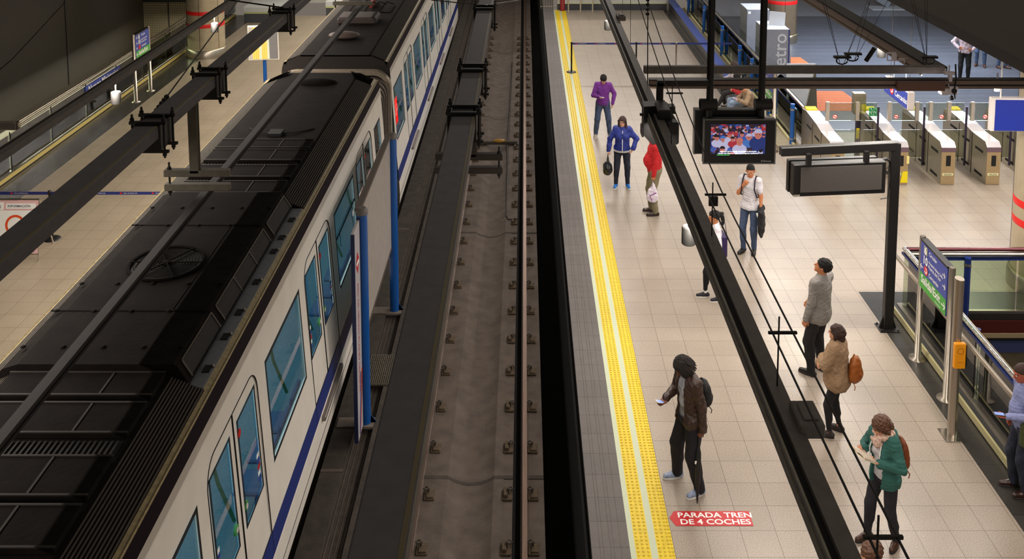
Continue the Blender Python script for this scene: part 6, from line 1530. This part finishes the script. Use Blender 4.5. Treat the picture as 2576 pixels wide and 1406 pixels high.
# 5 young man in white T-shirt
p = person('young man in a white T-shirt holding his backpack strap below the television', (4.27, 17.75, 0), 150, 1.75, WTEE, DENIM, SHD, ('shaved', 'black'), 'tan',
           feet=((-.09, .0, 10), (.10, .06, -14)), head=(10, 18, 0), R=dict(t=(.09, .17, 1.36), pole=(.45, -.2, -1), hd=(-.5, .1, .9), n=(0, -1, .1), curl=(1.1, 1.1, .8)), L=dict(t=(-.24, .14, .90), pole=(-.6, -1, 0), hd=(.1, .4, -1), n=(1, 0, 0), curl=(.9, .9, .6)), style='tee', sleeve=.42, hem=-.07, loose=.014, ploose=.012, res=.009, seed=15, eyes=True)
t = backpack(p, 'dark purple backpack on the young man in the white T-shirt', mat('bag_plum', '241626', .7, 0, 40, .2), (.13, .07, .19), (0, -.19, .25))
c = p['W'](p['J']['L'][2]); t = place('carried_jacket', 'black jacket over the forearm of the man in the white T-shirt', 'jacket', c+Vector((.02, -.02, -.12)), p['yaw'])
sdf('cloth', [('+', rc((.04, -.10, .16), (.0, .10, .12), .055, .05), .03), ('+', el((-.0, .02, -.10), (.055, .13, .26)), .05), ('+', el((.02, -.05, -.25), (.04, .08, .18)), .05), ('+', rc((-.02, .09, .1), (-.03, .13, -.16), .05, .03), .04)], .010, cloth('black_jacket_cloth', '121216'), t, wave(6, .012, 38))
c = p['W'](p['hc']['L']); t = place('ticket', 'small white ticket held by the young man in the white T-shirt', 'ticket', c+Vector((0, -.03, .02)), p['yaw']); m = MB(); m.box((0, 0, 0), (.06, .004, .09), rotm('Y', .3)); m.build('card', LETTER, t)
# 6 man in grey jacket
p = person('black-haired man in a light grey tweed jacket looking up, seen from behind', (4.36, 13.75, 0), 42, 1.80, cloth('grey_tweed', '85807c', .9, 120, .3, .5, 220), BLKT, SHD, ('short', 'black'), 'tan',
           feet=((-.12, .02, 10), (.12, .0, -12)), head=(-16, 22, 0), lean=-.05, L=dict(t=(-.27, .05, .90), pole=(-.5, -1, 0), n=(1, 0, .2)), R=dict(t=(.20, .26, .98), pole=(1, -.6, 0), n=(-1, 0, 0)), style='sweater', hem=-.22, loose=.024, ploose=.022, w=1.08, res=.0088, seed=16, body_extra=None)
m = MB(); m.tube([tuple(p['NB']+p['Rt'] @ V(.068*math.cos(q), .062*math.sin(q)-.005, .022)) for q in [2*PI*i/16 for i in range(16)]], .014, 7, close=True); m.build('shirt_collar', cloth('pale_blue_collar', '9a9ac0'), p['t'])
# 7 woman in beige cardigan
p = person('short-haired woman in a loose beige cardigan and black leggings with folded arms', (4.22, 12.28, 0), 58, 1.55, cloth('beige_knit', '94785c', .95, 90, .2, .8, 120), cloth('black_leggings', '0f0e12'), mat('sneaker_dark', '2b2422', .6, 0, 30, .3), ('bob', 'brown'), 'light',
           feet=((-.10, .10, 10), (.11, .02, -8)), head=(-4, 0, 0), L=dict(t=(.02, .25, 1.02), pole=(-1, -.25, -.25), hd=(1, .1, 0), n=(0, -1, 0)), R=dict(t=(-.04, .27, .98), pole=(1, -.2, -.3), hd=(-1, .1, 0), n=(0, -1, 0)), female=True, loose=.045, hem=-.20, ploose=.004, pantlen=.86, res=.0088, seed=17, w=1.0)
backpack(p, 'orange-brown leather backpack on the woman in the beige cardigan', mat('tan_leather', '8f4c14', .45, 0, 20, .25, .4, 50), (.13, .08, .18), (.03, -.26, .17), straps=False)
# 8 man in brown leather jacket
p = person('man with dreadlocks in a brown leather jacket looking at his phone beside the yellow strip', (2.10, 11.33, 0), 110, 1.77, mat('brown_leather', '35221b', .42, 0, 14, .3, 1., 20, bd=.02, bdet=6), cloth('navy_track_trousers', '100f18', n=10, amt=.3), SHG, ('dreads', 'dread'), 'dark',
           feet=((-.19, .02, 6), (.19, .12, -8)), head=(38, 0, 0), lean=.07, R=dict(t=(.13, .33, 1.14), pole=(.7, -.6, -.8), hd=(-.3, .8, -.2), n=(-.2, -.1, .9), curl=(.15, .3, .2)), L=dict(t=(-.27, .03, .86), pole=(-.7, -1, .1), hd=(.05, .25, -1), n=(1, .1, 0), curl=(1.0, 1.1, .8)), style='open', inner=cloth('grey_print_tee', '8f8f94', .8, 14, .5), hem=-.09, loose=.026, ploose=.032, w=1.06, res=.0075, seed=18)
phone(p, 'R', 'white phone in the hand of the man in the brown leather jacket', ((-.2, .85, .35), (.0, -.35, 1)))
backpack(p, 'small black backpack on the man in the brown leather jacket', mat('bag_black', '131213', .7, 0, 40, .25), (.13, .08, .17), (.02, -.215, .22), straps=False)
hw = p['W'](p['hc']['L']); tip = Vector((2.09, 10.98, .01)); t = thing('umbrella', 'folded black umbrella in the hand of the man in the leather jacket', 'umbrella', tuple(tip))
top = hw-tip; d = top.normalized(); m = MB(); m.tube([tuple(d*.0), tuple(d*.10), tuple(d*.3), tuple(d*.6), tuple(d*(top.length-.12))], .02, 10, rs=[.004, .016, .038, .034, .014]); m.build('canopy', mat('umbrella_black', '121113', .55, 0, 30, .2), t)
m = MB(); m.cyl(tuple(d*(top.length-.12)), tuple(d*(top.length+.06)), .012, n=10); m.build('handle', BLACK, t); m = MB(); m.box(tuple(d*.50+Vector((-.03, -.02, 0))), (.03, .01, .035)); m.build('white_tag', LETTER, t)
# 9 woman reading
p = person('woman with curly hair in a teal hooded jacket reading a book at the lower right', (4.22, 10.42, 0), 114, 1.59, cloth('teal_fleece', '2d5e57', .9, 70, .15, .5, 200), cloth('charcoal_jeans', '1d1b24', n=20, amt=.3), mat('boot_brown', '3f2415', .4, 0, 30, .25), ('curly', 'chestnut'), 'light',
           feet=((-.11, .02, 26), (.11, .24, -2)), head=(36, 4, 0), lean=.06, L=dict(t=(-.10, .30, 1.08), pole=(-.8, -.4, -.9), hd=(.35, .9, .25), n=(.4, -.3, 1), curl=(.6, .6, .4)), R=dict(t=(.14, .32, 1.12), pole=(.8, -.4, -.9), hd=(-.2, .9, .25), n=(-.4, -.3, 1), curl=(.6, .6, .4)), female=True, style='open', inner=WTEE, hem=-.12, loose=.028, ploose=.012, res=.0075, seed=19, w=1.04)
tp = p['tp']; m = MB()
sdf('scarf', [('+', rc(p['NB']+p['Rt'] @ V(.085*math.cos(a), .085*math.sin(a)+.02, .02), p['NB']+p['Rt'] @ V(.085*math.cos(a+.8), .085*math.sin(a+.8)+.02, .015), .034, .034), .02) for a in [i*.785 for i in range(8)]]+[('+', el(tp(0, .13, .47), (.07, .05, .07)), .03)], .008, cloth('floral_scarf', 'c8a898', .9, 45, .5), p['t'], wave(8, .007, 90))
m = MB()
for sx in (-1, 1): m.tube([tuple(tp(sx*.075, .13, .46)), tuple(tp(sx*.085, .165, .36)), tuple(tp(sx*.08, .17, .22))], .006, 5)
m.build('drawstring', LETTER, p['t'])
sdf('hood', [('+', rc(tp(-.10, -.06, .52), tp(0, -.12, .50), .035, .045), .03), ('+', rc(tp(.10, -.06, .52), tp(0, -.12, .50), .035, .045), .03), ('+', el(tp(0, -.12, .46), (.10, .05, .08)), .03)], .010, cloth('teal_fleece', '2d5e57'), p['t'], wave(9, .004, 60))
hl = np.array(p['hc']['L']); hr = np.array(p['hc']['R']); c = p['W']((hl+hr)/2+V(0, .06, .02)); t = place('book', 'open paperback book in the hands of the woman in teal', 'book', c, p['yaw'])
Rb = RX(.55); m = MB()
for sx in (-1, 1):
    pts = [(0, 0), (sx*.04, .014), (sx*.09, .012), (sx*.13, .0)]; vs = []
    for (x, z) in pts: vs += [tuple(Rb @ V(x, -.10, z)), tuple(Rb @ V(x, .10, z))]
    for (x, z) in pts: vs += [tuple(Rb @ V(x, -.10, z-.018)), tuple(Rb @ V(x, .10, z-.018))]
    fs = [(2*i, 2*i+1, 2*i+3, 2*i+2) for i in range(3)]+[(8+2*i, 8+2*i+2, 8+2*i+3, 8+2*i+1) for i in range(3)]+[(2*i, 2*i+2, 8+2*i+2, 8+2*i) for i in range(3)]+[(2*i+1, 8+2*i+1, 8+2*i+3, 2*i+3) for i in range(3)]+[(6, 7, 15, 14)]
    m.add(vs, fs)
m.build('pages', mat('book_paper', 'cfc0ae', .8, 0, 200, .12), t)
m = MB(); m.box(tuple(Rb @ V(0, 0, -.022)), (.27, .205, .004), Matrix(Rb.tolist())); m.build('cover', mat('book_cover', 'e0d8b0', .6), t)
backpack(p, 'orange-brown backpack on the woman in teal who is reading', mat('rust_leather', '7a3a12', .5, 0, 20, .25, .4, 50), (.13, .08, .20), (.0, -.24, .20), straps=False)
# 10 head at the bottom edge
person('brown-haired person whose head alone shows at the bottom edge below the reading woman', (3.20, 8.22, 0), 120, 1.76, cloth('sand_top', '9a8a70'), DENIM, SHD, ('short', 'chestnut'), 'light', head=(12, 0, 0), res=.012, seed=20)
# 11 man at the right edge
p = person('balding man in a pale blue shirt at the right edge holding a phone', (6.14, 11.2, 0), 88, 1.68, cloth('pale_blue_shirt', '8088b4', .8, 60, .1), DENIMD, SHK, ('shaved', 'brown'), 'ruddy',
               feet=((-.10, .0, 6), (.10, .06, -4)), head=(16, 0, 0), L=dict(t=(-.15, .30, 1.08), pole=(-.8, -.6, -.8), hd=(.1, .9, .0), n=(.1, 0, 1), curl=(.15, .25, .2)), belly=.8, loose=.016, ploose=.022, res=.009, seed=21, eyes=True)
phone(p, 'L', 'dark phone in the hand of the man in the pale blue shirt', ((.2, 1, 0), (0, -.2, 1)), True)
c = p['W'](p['P']+V(-.22, .02, -.02)); t = place('shoulder_bag', 'olive green shoulder bag on the man at the right edge', 'bag', c, p['yaw'])
m = MB(); m.box((0, 0, 0), (.10, .26, .30), None, .03); m.build('bag', cloth('olive_canvas', '3c4220'), t); m = MB(); m.tube([(.0, -.12, .1), (.1, -.12, .4), (.2, -.05, .62)], .012, 5); m.build('strap', cloth('olive_canvas', '3c4220'), t)
# seated people on the blue-topped bench
SIT = dict(pelvis=(0, -.05, .555), lean=.25)
p = person('woman in a beige cardigan sitting on the bench, bent over her phone', (5.98, 24.95, 0), 96, 1.62, cloth('taupe_knit', '8d765c'), BLKT, SHD, ('pony', 'black'), 'light', feet=((-.10, .42, 4), (.10, .40, -4)), pelvis=(0, -.02, .55), lean=.38, head=(40, 0, 0),
           L=dict(t=(-.06, .38, .78), pole=(-1, -.5, -.3), hd=(.3, 1, .1), n=(0, -.2, 1)), R=dict(t=(.08, .38, .78), pole=(1, -.5, -.3), hd=(-.3, 1, .1), n=(0, -.2, 1)), female=True, loose=.03, hem=-.14, res=.011, seed=22)
phone(p, 'L', 'phone held by the seated woman in the beige cardigan', ((0, 1, .3), (0, -.3, 1)))
c = p['W'](V(-.0, .25, .70)); t = place('patterned_bag', 'black bag with a white floral pattern on the lap of the seated woman', 'bag', (5.66, 24.72, .12), 0)
sdf('bag', [('+', el((0, 0, .06), (.17, .12, .17)), .03)], .012, cloth('floral_black', '24201c', .7, 12, .9), t, wave(4, .008, 40))
p = person('person in a red jacket and pale jeans sitting beside the woman in beige', (5.98, 25.75, 0), 92, 1.70, cloth('red_jacket', 'a01820'), DENIML, mat('shoe_purple', '34203c', .6), ('short', 'black'), 'tan', feet=((-.09, .44, 4), (.09, .42, -4)), pelvis=(0, -.02, .55), lean=.32, head=(20, 0, 0),
           L=dict(t=(-.05, .34, .80), pole=(-1, -.5, -.3)), R=dict(t=(.06, .36, .80), pole=(1, -.5, -.3)), loose=.03, hem=-.05, res=.012, seed=23)
p = person('person in dark trousers and white shoes sitting farthest along the bench', (5.98, 26.75, 0), 90, 1.68, cloth('white_blouse', 'b8b0b8'), cloth('charcoal_trousers', '2b2928'), mat('shoe_white', 'c8c4c4', .5), ('bob', 'brown'), 'light', feet=((-.09, .55, 4), (.09, .34, -4)), pelvis=(0, -.02, .55), lean=.15, head=(10, 0, 0),
           L=dict(t=(-.05, .34, .80), pole=(-1, -.5, -.3)), R=dict(t=(.06, .36, .80), pole=(1, -.5, -.3)), female=True, loose=.02, res=.012, seed=24)
# people on the dark floor
person('person in a white shirt with hands on hips on the dark slatted floor', (13.55, 29.4, 0), 160, 1.74, cloth('pinkish_white_shirt', 'c8b4bc'), BLKT, SHD, ('short', 'brown'), 'tan', R=dict(t=(.20, .10, 1.05), pole=(1, -.6, -.1), hd=(-1, .3, 0), n=(0, 1, 0)), L=dict(t=(-.20, .12, 1.02), pole=(-1, -.4, 0), hd=(1, .3, 0), n=(0, 1, 0)), loose=.024, w=1.08, res=.013, seed=25)
for i, (x, y, yaw, lab, pt) in enumerate(((14.85, 31.1, 150, 'person in blue jeans cut off by the dark ceiling edge, left of the pair', DENIM), (15.45, 30.9, 200, 'person in blue jeans cut off by the dark ceiling edge, right of the pair', DENIM), (16.0, 31.2, 170, 'person in navy trousers at the tip of the dark ceiling edge', DENIMD), (16.75, 31.2, 170, 'person in dark trousers nearest the right edge under the dark ceiling', DENIMD))):
    person(lab, (x, y, 0), yaw, 1.72, cloth('grey_top', '5a5a60'), pt, SHBR if i < 2 else SHD, ('short', 'brown'), 'tan', feet=((-.12, .05*i, 10), (.12, -.04, -10)), res=.015, seed=30+i)
